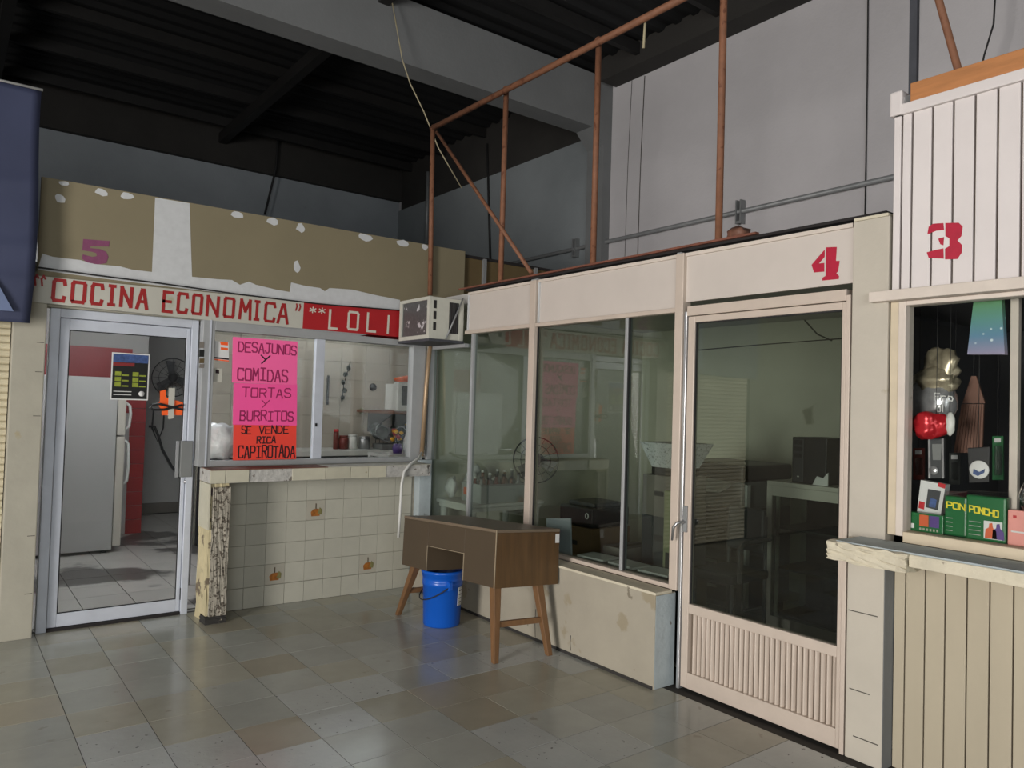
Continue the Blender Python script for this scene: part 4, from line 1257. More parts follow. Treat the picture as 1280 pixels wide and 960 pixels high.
MB().blob(_c, (0.018, 0.022, 0.05), 15, 0.15, 3).build('body', 'white_plastic', t)
MB().tube([_c + Vector((0, 0, 0.045)), (_c.x, _c.y, 1.9955)], 0.0015, 4).build('string', 'wire_dark', t)
BX = (0.42, 0.42, 0.30)
for k, (p0, p1, y0, y1, mm, lab) in enumerate(((1186, 1200, 566, 606, 'leaf_dark', 'dark green hanging blister pack between the silver pack and the disc'), (1240, 1254, 545, 600, 'green_pack', 'green hanging blister pack beside the gift stall sash'),
                                             (1141, 1155, 560, 600, 'jar_brown', 'dark red hanging blister pack at the left end of the gift stall window'))):
    t = thing('blister_pack', lab, 'packet', gx(p0, y1, BX[k]), 'blister packs hanging in the gift stall window')
    MB().prism([gx(x, y, BX[k]) for x, y in ((p0, y0), (p1, y0), (p1, y1), (p0, y1))], (0.012, 0, 0)).build('card', mm, t, bevel=0.002)
    MB().prism([gx(x, y, BX[k] - .015) for x, y in ((p0 + 3, y0 + 12), (p1 - 3, y0 + 12), (p1 - 3, y1 - 6), (p0 + 3, y1 - 6))], (0.0149, 0, 0)).build('blister', 'clear_wrap', t)
    MB().prism([gx(x, y, BX[k] - .002) for x, y in ((p0 + 3, y0 + 3), (p1 - 3, y0 + 3), (p1 - 3, y0 + 8), (p0 + 3, y0 + 8))], (0.0015, 0, 0)).build('title_print', 'white_paper', t)
    _q = gx((p0 + p1) / 2, y0, BX[k] + .006)
    MB().tube([_q, (_q.x, _q.y, 1.9955)], 0.0015, 4).build('string', 'wire_dark', t)
# gift bag card and rattan piece
gb = MB().prism([gx(x, y, 0.075) for x, y in ((1209, 443), (1256, 443), (1252, 374), (1217, 376))], (0.03, 0, 0)).build('gift_bag', 'gift_bag_print')
tag(gb, 'blue green starry gift bag hanging at the top of the gift stall window', 'bag')
_c = gx(1217, 470, 0.356)
t = thing('rattan_ornament', 'brown slatted hanging ornament behind the gift stall glass', 'ornament', gx(1205, 560, 0.35))
for k in range(9):
    u0 = k / 9.0
    xs = [1202 + u0 * 28, 1202 + (u0 + .095) * 28, 1192 + (u0 + .095) * 36, 1192 + u0 * 36]
    MB().prism([gx(xs[0], 505, 0.35), gx(xs[1], 505, 0.35), gx(xs[2], 566, 0.35), gx(xs[3], 566, 0.35)], (0.012, 0, 0)).build('slat', 'brown_wood', t)
MB().prism([gx(x, y, 0.35) for x, y in ((1214, 470), (1220, 470), (1231, 504), (1203, 504))], (0.012, 0, 0)).build('cap', 'brown_wood', t)
MB().tube([_c, (_c.x, _c.y, 1.9955)], 0.002, 4).build('string', 'wire_dark', t)

# ------------------------------------------------------------------ pipes, cables above
fram = thing('pipe_scaffold', 'rusty brown pipe frame standing on the office front', 'frame', (0, -1.4, 2.41))
RP = 0.020
pA = Vector((0.0, 0.085, 3.85))
MB().tube([ay_(541, 160, -0.035), ay_(537.5, 369, -0.035)], RP, 10).build('post', 'rust_pipe', fram)
for yy in (-0.94, -1.93, -2.90):
    MB().tube([(0, yy, 3.85 if yy > -2.5 else 4.7), (0, yy, 2.415)], RP, 10).build('post', 'rust_pipe', fram)
MB().tube([ay_(541, 160, -0.035) + Vector((0, 0.02, 0)), (0, -3.4, 3.84)], RP * 1.1, 10).build('rail', 'rust_pipe', fram)
MB().tube([ay_(546, 165, -0.06), (0.0, -1.31, 2.43)], RP * 0.75, 8).build('brace', 'rust_pipe', fram)
for yy in (0.09, -0.94, -1.93):
    MB().blob((0, yy, 3.855), (0.026, 0.026, 0.024), 3, 0.1).build('weld', 'rust_pipe', fram)
sc = MB().tube([(0, -2.33, 3.85), (-0.01, -2.335, 3.75), (-0.004, -2.325, 3.66)], 0.008, 6).build('wire_rag', 'wire_pale', fram)

cnd = thing('conduit', 'long grey conduit run clamped to the side wall', 'conduit', (XR - 0.04, -0.5, 3.35))
MB().tube([(XR - 0.05, 4.6, 3.30), (XR - 0.05, 2.05, 3.34), (XR - 0.05, -4.5, 3.37)], 0.022, 10).build('pipe', 'conduit', cnd)
for yy in (1.10, -1.16, -3.6):
    MB().box((XR - 0.08, yy - 0.03, 3.24), (XR - 0.014, yy - 0.018, 3.46)).box((XR - 0.08, yy + 0.018, 3.24), (XR - 0.014, yy + 0.03, 3.46)).box((XR - 0.085, yy - 0.018, 3.24), (XR - 0.075, yy + 0.018, 3.262)).build('clamp', 'conduit', cnd)
# cables on the side wall and hanging ones
tag(MB().tube([ax_(x, y, XR - 0.02) for x, y in ((1086, -110), (1084, 100), (1081, 275))], 0.005, 6).build('wall_cable', 'wire_dark'), 'thin dark cable running straight down the side wall', 'cable')
tag(MB().tube([ax_(x, y, 2.2) for x, y in ((1250, -330), (1246, -40), (1242, 30), (1230, 70), (1226, 90), (1226, 112))], 0.006, 6).build('loop_cable', 'wire_dark'), 'curved dark cable hanging behind the pine timber', 'cable')
tag(MB().tube([ax_(x, y, XR - 0.03) for x, y in ((609, 180), (611, 260), (613, 330))], 0.016, 6).build('drop_cable', 'wire_dark'), 'dark drop cable on the shaded part of the side wall', 'cable')
tag(MB().tube([ay_(x, y, YB - 0.16) for x, y in ((349, 150), (345, 210), (331, 268))], 0.016, 6).build('far_cable', 'wire_dark'), 'dark cable hanging down the far wall above the kitchen', 'cable')
tag(MB().tube([Vector(p) for p in (ay_(488, -10, 0.55), ay_(503, 75, 0.45), ay_(513, 105, 0.4), ay_(530, 140, 0.35), ay_(548, 185, 0.3), ay_(577, 235, 0.3))], 0.006, 6).build('hanging_wire', 'wire_pale'), 'pale loose wire hanging from the concrete beam', 'cable')
tag(MB().box((0.30, -3.775, 2.39), (0.325, -3.74, 5.15)).build('steel_post', 'dark_pipe'), 'dark steel post rising behind the gift stall corner', 'post')
tag(MB().tube([ax_(1040, -480, 0.30), ax_(1199, 92, 0.10)], 0.016, 8).build('brace_pipe', 'rust_pipe'), 'slanted rusty brace standing on the pine timber', 'pipe')
tag(MB().tube([ax_(535, 215, XR - 0.05), ax_(533, 305, XR - 0.05)], 0.03, 8).build('wall_pipe', 'conduit'), 'pale upright pipe in the far corner of the hall', 'pipe')

# ------------------------------------------------------------------ air conditioner
ac = thing('air_conditioner', 'old cream window air conditioner sticking out of the corner', 'air conditioner', (-0.17, -0.3, 1.99))
X0, X1, Y0, Y1, Z0, Z1 = -0.348, -0.042, -0.528, -0.065, 1.99, 2.31
MB().box((X0 + 0.012, Y0, Z0), (X1, Y1, Z1), 0.006).build('case', 'ac_case', ac)
fr = MB()
fr.box((X0 - 0.006, Y0, Z0), (X0 + 0.0119, Y0 + 0.035, Z1)).box((X0 - 0.006, Y1 - 0.035, Z0), (X0 + 0.0119, Y1, Z1))
fr.box((X0 - 0.006, Y0 + 0.035, Z1 - 0.025), (X0 + 0.0119, Y1 - 0.035, Z1)).box((X0 - 0.006, Y0 + 0.035, Z0), (X0 + 0.0119, Y1 - 0.035, Z0 + 0.03))
fr.build('grille_frame', 'ac_case', ac)
MB().box((X0 + 0.006, Y0 + 0.035, Z0 + 0.03), (X0 + 0.0118, Y1 - 0.035, Z1 - 0.025)).build('coil', 'ac_fins', ac)
for k in range(3):
    z = Z0 + 0.065 + k * 0.083
    MB().box((X0 + 0.03, Y0 - 0.002, z), (X0 + 0.055, Y0 - 0.0001, z + 0.062)).build('slot', 'black_plastic', ac)
MB().box((X0 + 0.17, Y0 - 0.003, Z0 + 0.05), (X0 + 0.255, Y0 - 0.0001, Z1 - 0.03)).build('side_vent', 'black_plastic', ac)
for k in range(4):
    xx = X0 + 0.18 + k * 0.019
    MB().box((xx, Y0 - 0.0045, Z0 + 0.05), (xx + 0.003, Y0 - 0.0031, Z1 - 0.03)).build('louvre', 'dark_plastic', ac)
MB().box((X0 + 0.265, Y0 - 0.004, Z0), (X0 + 0.285, Y0 - 0.0001, Z1)).build('flange', 'ac_case', ac)
MB().tube([(X0 + 0.14, Y0 - 0.012, Z0 + 0.004), (X1 - 0.02, Y0 - 0.012, Z1 + 0.01)], 0.007, 6).build('stay', 'conduit', ac)
MB().box((X0 - 0.01, Y0 - 0.01, Z0 - 0.02), (X1, Y1, Z0 - 0.0005)).build('bracket', 'dark_pipe', ac)

# ------------------------------------------------------------------ desk (sagging towards its far left end)
N0 = Vector((-0.67, -1.89, 0.440))
Lh = Vector((0.0, 1.095, -0.062)); LL = Lh.length; Lh.normalize()
Dh = Vector((0.487, 0.0, -0.030)); DD = Dh.length; Dh.normalize()
Uh = Dh.cross(Lh).normalized()
HH = 0.335
desk = thing('desk', 'brown laminate writing desk on splayed wooden legs, sagging to one end', 'desk', (-0.43, -1.35, 0))


def DP(l, d, u): return N0 + Lh * l + Dh * d + Uh * u


def dbox(l0, l1, d0_, d1_, u0, u1):
    return MB().hexa([DP(l0, d0_, u0), DP(l1, d0_, u0), DP(l1, d1_, u0), DP(l0, d1_, u0), DP(l0, d0_, u1), DP(l1, d0_, u1), DP(l1, d1_, u1), DP(l0, d1_, u1)])


k0, k1 = 0.335, 0.765
dbox(0.0, LL, 0, DD, HH - 0.018, HH).build('top', 'desk_top', desk, bevel=0.002)
ped = dbox(0.018, k0, 0.004, DD - 0.003, 0.0, HH - 0.0185).build('pedestal', 'desk_laminate', desk, bevel=0.002)
dbox(0.001, 0.0175, 0.002, DD - 0.001, -0.001, HH - 0.0185).build('side_panel', 'desk_side', desk, bevel=0.002)
dbox(k1, LL - 0.001, 0.002, DD - 0.003, 0.0, HH - 0.0185).build('pedestal', 'desk_laminate', desk, bevel=0.002)
dbox(k0 + 0.0005, k1 - 0.0005, 0.004, DD - 0.003, 0.165, HH - 0.0185).build('middle_drawer', 'desk_laminate', desk, bevel=0.002)
dbox(k0 + 0.0005, k1 - 0.0005, DD - 0.03, DD - 0.02, 0.02, 0.1645).build('modesty_panel', 'desk_inside', desk)
dbox(0.0, 0.004, -0.003, 0.0015, 0.0, HH - 0.001).build('edge_strip', 'desk_edge', desk)
dbox(k0 - 0.003, k0, -0.001, 0.0035, 0.0, 0.165).build('edge_strip', 'desk_edge', desk)
dbox(k1, k1 + 0.003, -0.001, 0.0015, 0.0, 0.165).build('edge_strip', 'desk_edge', desk)
dbox(k0, k1, 0.0005, 0.0035, 0.1605, 0.1635).build('edge_strip', 'desk_edge', desk)
tg = dbox(-0.001, 0.0005, DD - 0.035, DD - 0.005, HH - 0.085, HH - 0.030).build('paper_tag', 'white_paper', desk)


def leg(top, bot, w0, w1):
    m = MB()
    t, b_ = Vector(top), Vector(bot)
    p = []
    for c_, w in ((b_, w1), (t, w0)):
        p += [c_ + Vector((-w, -w, 0)), c_ + Vector((w, -w, 0)), c_ + Vector((w, w, 0)), c_ + Vector((-w, w, 0))]
    return m.hexa(p).build('leg', 'desk_leg', desk, bevel=0.004)


FRt, FRb = DP(0.065, 0.055, -0.002), Vector((-0.632, -1.865, 0))
BRt, BRb = DP(0.055, DD - 0.12, -0.002), Vector((-0.272, -1.925, 0))
FLt, FLb = DP(LL - 0.10, 0.055, -0.002), Vector((-0.625, -0.690, 0))
BLt, BLb = DP(LL - 0.10, DD - 0.12, -0.002), Vector((-0.265, -0.700, 0))
for a, b_ in ((FRt, FRb), (BRt, BRb), (FLt, FLb), (BLt, BLb)):
    leg(a, b_, 0.026, 0.017)
for (a, b_, c, d) in ((FRt, FRb, BRt, BRb), (FLt, FLb, BLt, BLb)):
    s0, s1 = a.lerp(b_, 0.50), c.lerp(d, 0.50)
    dirv = (s1 - s0).normalized() * 0.014
    s0, s1 = s0 + dirv, s1 - dirv
    sd = Vector((0, 0.011, 0)); su = Vector((0, 0, 0.017))
    MB().hexa([s0 - sd - su, s1 - sd - su, s1 + sd - su, s0 + sd - su, s0 - sd + su, s1 - sd + su, s1 + sd + su, s0 + sd + su]).build('stretcher', 'desk_leg', desk, bevel=0.003)

# ------------------------------------------------------------------ bucket
fwd = Vector((math.sin(math.radians(31)), math.cos(math.radians(31)), 0))
bc = az_(552, 786, 0.0) + fwd * 0.125
bc.z = 0
bk = thing('bucket', 'blue plastic bucket with wire handle standing under the desk', 'bucket', bc)
MB().lathe(bc, [(0, 0.0), (.120, 0.0), (.125, .008), (.134, .27), (.138, .272), (.138, .30), (.136, .302), (.139, .330), (.143, .332), (.143, .352), (.147, .354), (.147, .372), (.140, .374)], 40).build('body', 'bucket_blue', bk)
MB().lathe(bc, [(.1395, .374), (.136, .36), (.120, .02), (0, .02)], 40).build('inside', 'bucket_inner', bk)
e1 = bc + (_r0 * 0.045 - fwd * 0.137) + Vector((0, 0, 0.285))
e2 = bc - (_r0 * 0.045 - fwd * 0.137) + Vector((0, 0, 0.285))
for e in (e1, e2):
    MB().box(e + Vector((-0.016, -0.016, -0.03)), e + Vector((0.016, 0.016, 0.03)), 0.006).build('handle_ear', 'bucket_blue', bk)
hpth = []
for k in range(15):
    a = -0.32 + (math.pi) * k / 14
    hpth.append(bc + (-fwd * math.cos(a) - _r0 * math.sin(a)) * 0.156 + Vector((0, 0, 0.285 - 0.11 * math.sin(math.pi * k / 14))))
MB().tube(hpth, 0.004, 6).build('handle', 'wire_dark', bk)
lab = MB()
for (a0_, a1_, mm, z0, z1) in ((-0.60, -0.20, 'white_paper', 0.14, 0.265),):
    arcp = []
    base = math.atan2(_r0.y, _r0.x)
    vs, fs = [], []
    for k in range(7):
        t = base + a0_ + (a1_ - a0_) * k / 6
        for z in (z0, z1):
            rr = 0.1265 + (z / .27) * .0085 + 0.0012
            vs.append(bc + Vector((math.cos(t) * rr, math.sin(t) * rr, z)))
    for k in range(6):
        fs.append((2 * k, 2 * k + 2, 2 * k + 3, 2 * k + 1))
    lb = MB().add(vs, fs, True).build('label', mm, bk)
    md = lb.modifiers.new('thick', 'SOLIDIFY'); md.thickness = 0.0008; md.offset = 1
    for kz in range(4):
        vs2, fs2 = [], []
        zz = 0.16 + 0.026 * kz
        for k in range(5):
            t = base - 0.52 + 0.26 * k / 4
            for z in (zz, zz + 0.006):
                rr = 0.1265 + (z / .27) * .0085 + 0.0028
                vs2.append(bc + Vector((math.cos(t) * rr, math.sin(t) * rr, z)))
        for k in range(4):
            fs2.append((2 * k, 2 * k + 2, 2 * k + 3, 2 * k + 1))
        MB().add(vs2, fs2, True).build('label_line', 'ink_black', bk)

# ------------------------------------------------------------------ kitchen interior
S(MB().box((-3.0, 0.30, 0), (-2.95, 5.05, 2.44)).build('wall_kitchen_left', 'white_wall'), 'white side wall inside the kitchen stall', 'wall')
S(MB().box((1.60, 0.06, 0), (1.65, 5.05, 2.44)).build('wall_kitchen_right', 'white_wall'), 'white right side wall inside the kitchen stall', 'wall')
kb = S(MB().box((-2.95, 5.0, 0), (1.60, 5.05, 2.44)).build('wall_kitchen_back', 'white_wall'), 'white back wall inside the kitchen stall', 'wall')
MB().box((-2.9, 4.985, 0), (1.55, 4.9995, 0.13)).build('dado', 'dado_grey', kb)
S(MB().box((-2.95, 0.15, 2.441), (1.60, 5.05, 2.50)).build('ceiling_kitchen', 'white_wall'), 'white ceiling inside the kitchen stall', 'ceiling')
kr = S(MB().box((-2.949, 3.56, 0), (-1.46, 3.62, 2.44)).build('wall_kitchen_red', 'white_wall'), 'red tiled cross wall behind the refrigerator', 'wall')
MB().box((-2.948, 3.545, 1.30), (-1.62, 3.5595, 1.99)).build('red_panel', 'red_tile', kr)
for k in range(13):
    MB().box((-1.618, 3.548, 0.002 + k * 0.15), (-1.46, 3.5595, 0.148 + k * 0.15), 0.002).build('tile', 'red_tile', kr)
kt = S(MB().box((-1.15, 2.62, 0), (1.599, 2.68, 2.44)).build('wall_kitchen_tiled', 'wall_joint'), 'cream tiled wall behind the kitchen counter', 'wall')
for i in range(9):
    for j in range(6):
        MB().box((-1.148 + i * 0.305, 2.61, 0.92 + j * 0.205), (-1.148 + i * 0.305 + 0.302, 2.6195, 0.92 + j * 0.205 + 0.202), 0.002).build('tile', 'kitchen_wall_tile' if 'kitchen_wall_tile' in MATS else M('kitchen_wall_tile', srgb(180, 172, 158), 0.5, var=0.05, rnd=0.04), kt)

lamp = thing('tube_lamp', 'white fluorescent tube lamp on the kitchen ceiling', 'lamp', (0.2, 2.1, 2.36))
MB().box((-0.45, 2.06, 2.395), (0.85, 2.14, 2.4405)).build('housing', 'white_plastic', lamp)
MB().tube([(-0.40, 2.10, 2.375), (0.80, 2.10, 2.375)], 0.018, 10).build('tube', 'tube_light', lamp)
fill_lamp = thing('tube_lamp', 'added fluorescent tube lamp brightening the refrigerator side of the kitchen', 'lamp', (-2.0, 1.2, 2.36))  # unseen lamp, added to brighten the refrigerator and floor behind the door
MB().box((-2.55, 1.16, 2.395), (-1.45, 1.24, 2.4405)).build('housing', 'white_plastic', fill_lamp)
MB().tube([(-2.5, 1.20, 2.375), (-1.5, 1.20, 2.375)], 0.018, 10).build('tube', 'tube_fill', fill_lamp)

fg = thing('refrigerator', 'tall pale grey refrigerator seen from its side behind the glass door', 'refrigerator', (-2.3, 2.9, 0))
MB().box((-2.62, 2.54, 0.03), (-1.915, 3.24, 1.655), 0.006).build('body', 'fridge_side', fg)
zs = ay_(160, 545, 2.54).z
for (z0, z1, nm) in ((0.06, zs - 0.006, 'door'), (zs + 0.006, 1.655, 'freezer_door')):
    d = MB().box((-1.908, 2.55, z0), (-1.835, 3.23, z1), 0.012).build(nm, 'fridge_door', fg)
    a = (-1.80, 2.60, z1 - 0.04 if nm == 'door' else z0 + 0.05)
    sg = -1 if nm == 'door' else 1
    hl = 0.42 if nm == 'door' else 0.26
    MB().tube([(-1.835, 2.59, a[2]), (-1.80, 2.585, a[2] + sg * 0.03), (-1.79, 2.585, a[2] + sg * hl * .6), (-1.80, 2.585, a[2] + sg * (hl - .03)), (-1.835, 2.59, a[2] + sg * hl)], 0.014, 8).build('handle', 'white_plastic', d)
for (x, y) in ((-2.55, 2.60), (-1.97, 2.60), (-2.55, 3.18), (-1.97, 3.18)):
    MB().box((x - .02, y - .02, 0), (x + .02, y + .02, 0.0295)).build('foot', 'black_plastic', fg)


def fan(name, label, c, rad, nrm, mat, stand=None, tilt=0):
    t = thing(name, label, 'fan', (c[0], c[1], 0.0 if stand is None else stand))
    c = Vector(c); nrm = Vector(nrm).normalized()
    a = Vector((0, 0, 1)); b_ = nrm.cross(a).normalized()
    for k, rr in enumerate((1.0, 0.66, 0.33)):
        MB().tube([c + (a * math.cos(q * math.pi / 18) + b_ * math.sin(q * math.pi / 18)) * rad * rr + nrm * (0.045 * (1 - rr)) for q in range(36)], 0.006 if k == 0 else 0.003, 6, closed=True).build('guard_ring', mat, t)
    for q in range(16):
        d = a * math.cos(q * math.pi / 8) + b_ * math.sin(q * math.pi / 8)
        MB().tube([c + nrm * 0.045 + d * 0.05, c + d * rad], 0.002, 4).build('guard_wire', mat, t)
    for q in range(3):
        d = a * math.cos(q * 2.09) + b_ * math.sin(q * 2.09); e = nrm.cross(d)
        MB().prism([c + d * .03 - e * .02, c + d * rad * .85 - e * .02, c + d * rad * .88 + e * .09, c + d * .05 + e * .05], -nrm * 0.006).build('blade', 'dark_plastic', t)
    MB().lathe(c, [(0, .05), (.045, .045), (.05, .02), (.06, -.02), (.055, -.14), (0, -.15)], 18, nrm).build('motor', 'dark_plastic', t)
    return t


f1 = fan('wall_fan', 'dark wall fan hanging inside the kitchen behind the glass door', ay_(216, 472, 4.72), 0.24, (-0.3, -1, -0.1), 'black_plastic')
cfan = ay_(216, 472, 4.72)
MB().tube([cfan + Vector((0.03, 0.10, 0)), cfan + Vector((0.04, 0.20, -0.05)), (cfan.x + 0.04, 4.999, cfan.z - 0.08)], 0.02, 8).build('arm', 'dark_plastic', f1)
tag(MB().tube([ay_(x, y, 4.95) for x, y in ((186, 533), (193, 533), (198, 545), (203, 562), (214, 582), (226, 598), (232, 601))], 0.016, 6).build('hose', 'dark_plastic'), 'grey hose hanging in an arc behind the glass door', 'hose')
tag(MB().tube([ay_(x, y, 4.97) for x, y in ((192, 512), (190, 535), (197, 552), (204, 535), (205, 515))], 0.010, 6).build('power_cord', 'dark_plastic'), 'thin grey power cord looped beside the hose', 'cord')

# counter
ct = thing('kitchen_counter', 'white topped kitchen counter with dark front along the tiled wall', 'counter', (0.2, 2.3, 0))
MB().box((-1.149, 2.08, 0.02), (1.55, 2.605, 0.915)).build('body', 'dark_plastic', ct)
MB().box((-1.149, 2.03, 0.916), (1.58, 2.605, 0.97), 0.006).build('worktop', 'white_plastic', ct)
MB().box((-1.149, 2.10, 0.0), (1.55, 2.60, 0.0195)).build('plinth', 'black_plastic', ct)


def onc(px, py, y=2.3): return ay_(px, py, y)


def jar(name, px, w, h, mat, label, lidm=None, group=None, cat='jar'):
    c = onc(px, 550); z = 0.9705
    t = thing(name, label, cat, (c.x, c.y, z), group)
    MB().lathe((c.x, c.y, z), [(0, 0), (w, 0), (w, h * .85), (w * .85, h), (0, h)], 18).build('body', mat, t)
    if lidm:
        MB().lathe((c.x, c.y, z + h + .0005), [(0, 0), (w * .9, 0), (w * .9, h * .14), (0, h * .15)], 18).build('lid', lidm, t)
    return t


jar('sauce_bottle', 420, 0.03, 0.19, 'jar_brown', 'slim dark sauce bottle on the kitchen counter', 'red_pack', cat='bottle')
jar('coffee_jar', 429.5, 0.055, 0.13, 'jar_brown', 'stout brown jar beside the white mug on the counter', 'jar_brown')
jar('mug', 440.5, 0.055, 0.14, 'white_plastic', 'white patterned canister on the kitchen counter', 'white_plastic', cat='canister')
jar('cooking_pot', 455, 0.065, 0.12, 'steel', 'steel cooking pot on the kitchen counter', 'steel', cat='pot')
c = onc(487, 535, 2.25)
dr = thing('dish_rack', 'dark heap of pans and utensils in a rack at the counter end', 'rack', (c.x, c.y, 0.9705))
MB().box((c.x - .15, c.y - .12, .9705), (c.x + .17, c.y + .12, 1.03), 0.01).build('tray', 'grey_plastic', dr)
rg = random.Random(3)
for k in range(14):
    p = Vector((c.x + rg.uniform(-.16, .18), c.y + rg.uniform(-.1, .08), 1.06 + rg.uniform(0, .12)))
    MB().lathe(p, [(0, 0), (.06, 0), (.075, .04), (.07, .042), (.05, .008), (0, .008)], 14, (rg.uniform(-1, 1), -0.8, rg.uniform(-.5, 1))).build('pan', 'leaf_dark' if k % 3 else 'steel', dr)
for k in range(6):
    x = c.x - .12 + k * .05
    MB().tube([(x, c.y + .1, 1.03), (x + .01, c.y + .1, 1.22)], 0.004, 5).build('rack_wire', 'black_plastic', dr)
ut = thing('utensil_string', 'string of dark utensils hanging on the tiled kitchen wall', 'utensils', onc(429, 500, 2.58))
for k, (px, py) in enumerate(((436, 460), (432, 468), (429, 478), (431, 488), (428, 497))):
    MB().blob(onc(px, py, 2.57), (0.028, 0.02, 0.03), k, 0.25).build('utensil', 'leaf_dark', ut)
MB().tube([onc(x, y, 2.585) for x, y in ((438, 452), (430, 480), (427, 503))], 0.006, 5).build('string', 'black_plastic', ut)
tag(MB().lathe(onc(466, 484, 2.605), [(0, 0), (.045, 0), (.04, .02), (0, .025)], 16, (0, -1, 0)).build('wall_plaque', 'black_plastic'), 'round dark plaque on the tiled kitchen wall', 'plaque')
tag(MB().blob(onc(452, 514, 2.59), (0.03, 0.012, 0.04), 3, 0.1).build('lemon_ornament', 'lime_box'), 'small lime green ornament on the tiled kitchen wall', 'ornament')
tag(MB().box((onc(410, 480, 2.6).x - .012, 2.59, 1.45), (onc(410, 480, 2.6).x + .012, 2.609, 1.78)).build('towel_bar', 'dark_plastic'), 'upright dark strip on the tiled kitchen wall', 'strip')

# small white table by the window with television shelf, flowers
tb = thing('side_table', 'small white table just inside the right end of the kitchen window', 'table', (0.12, 0.8, 0))
tx0, tx1, ty0, ty1, tz = 0.00, 0.52, 0.70, 1.12, 1.02
MB().box((tx0, ty0, tz - .03), (tx1, ty1, tz), 0.004).build('top', 'white_plastic', tb)
for (x, y) in ((tx0 + .02, ty0 + .02), (tx1 - .02, ty0 + .02), (tx0 + .02, ty1 - .02), (tx1 - .02, ty1 - .02)):
    MB().box((x - .018, y - .018, 0), (x + .018, y + .018, tz - .0305)).build('leg', 'white_plastic', tb)
MB().box((tx0, ty0 + .01, tz - .10), (tx1, ty0 + .03, tz - .075)).build('rail', 'white_plastic', tb)
fc = ay_(497, 558, 0.88)
fv = thing('flower_vase', 'vase of yellow and red flowers on the small white table', 'flowers', (fc.x, 0.88, tz + .0005))
MB().lathe((fc.x, 0.88, tz + .0005), [(0, 0), (.04, 0), (.05, .05), (.035, .09), (.03, .088), (0, .02)], 16).build('vase', 'purple_pack', fv)
for k in range(9):
    p = Vector((fc.x + rg.uniform(-.06, .06), .88 + rg.uniform(-.04, .04), tz + .13 + rg.uniform(0, .09)))
    MB().tube([(fc.x, .88, tz + .06), p], 0.003, 4).build('stem', 'leaf_dark', fv)
    MB().blob(p, (.028, .028, .02), k, .25, 1).build('blossom', 'flower_yellow' if k % 3 else 'flower_red', fv)
bt = ay_(509, 553, 0.84)
bo = thing('water_bottle', 'clear plastic bottle beside the flowers', 'bottle', (bt.x, 0.84, tz + .0005))
MB().lathe((bt.x, .84, tz + .0005), [(0, 0), (.035, 0), (.036, .13), (.02, .17), (.014, .20), (0, .20)], 16).build('body', 'plastic_bag', bo)
MB().lathe((bt.x, .84, tz + .2006), [(0, 0), (.016, 0), (.016, .02), (0, .02)], 12).build('cap', 'white_plastic', bo)
sh = thing('wall_shelf', 'wall shelf carrying the small white television', 'shelf', (0.45, 1.9, 1.40))
tvx = ay_(489, 500, 1.9).x
MB().box((tvx - .06, 1.72, 1.375), (1.20, 2.609, 1.405)).build('board', 'brown_wood', sh)
for x in (tvx + .08, 1.05):
    MB().prism([(x, 2.609, 1.374), (x, 2.609, 1.15), (x, 2.58, 1.15), (x, 2.0, 1.374)], (0.02, 0, 0)).build('bracket', 'dark_plastic', sh)
tv = thing('television', 'small white box television on the kitchen wall shelf', 'television', (tvx + .2, 1.9, 1.4055))
MB().box((tvx, 1.76, 1.4055), (tvx + .42, 1.86, 1.72), 0.015).build('front', 'white_plastic', tv)
MB().prism([(tvx + .02, 1.8605, 1.42), (tvx + .40, 1.8605, 1.42), (tvx + .40, 1.8605, 1.70), (tvx + .02, 1.8605, 1.70)], (0, 0.22, 0)).build('back_shell', 'white_plastic', tv)
MB().box((tvx + .05, 1.752, 1.47), (tvx + .37, 1.7595, 1.68), 0.004).build('screen', 'dark_plastic', tv)
tag(MB().blob((tvx + .2, 1.93, 1.755), (.16, .1, .035), 6, .3).build('fruit_tray', 'orange_pack'), 'orange clutter lying on top of the television', 'clutter')
tag(MB().box((onc(504, 525, 2.6).x, 2.598, 1.12), (onc(516, 525, 2.6).x + .06, 2.609, 1.36)).build('calendar', 'flower_yellow'), 'yellow calendar below the television shelf', 'calendar')

# white bags at the left end of the window
bt2 = thing('prep_table', 'metal prep table at the left end of the kitchen window', 'table', (-1.35, 0.65, 0))
MB().box((-1.66, 0.45, 0.96), (-1.05, 0.95, 0.985), 0.004).build('top', 'steel', bt2)
for (x, y) in ((-1.63, .48), (-1.08, .48), (-1.63, .92), (-1.08, .92)):
    MB().tube([(x, y, 0), (x, y, .9595)], 0.016, 8).build('leg', 'steel', bt2)
tag(MB().blob((-1.50, 0.66, 1.155), (.13, .10, .155), 21, .16, 3).build('white_bag', 'plastic_bag'), 'big white plastic bag standing on the metal prep table', 'bag')
pt = thing('paper_strip', 'white cut paper strip hanging behind the kitchen window', 'paper', (-1.46, 0.40, 1.14))
MB().prism([(x, 0.40, z) for x, z in ((-1.50, 1.14), (-1.45, 1.15), (-1.43, 1.22), (-1.415, 1.24), (-1.43, 1.32), (-1.41, 1.45), (-1.50, 1.44), (-1.49, 1.30))], (0, 0.004, 0)).build('sheet', 'white_paper', pt)
MB().tube([(-1.455, 0.402, 1.44), (-1.455, 0.402, 2.4405)], 0.0015, 4).build('string', 'wire_dark', pt)
tag(MB().blob((-1.29, 0.64, 1.03), (.10, .07, .042), 22, .2, 3).build('foil_tray', 'foil_silver'), 'crumpled foil tray beside the white plastic bag', 'tray')

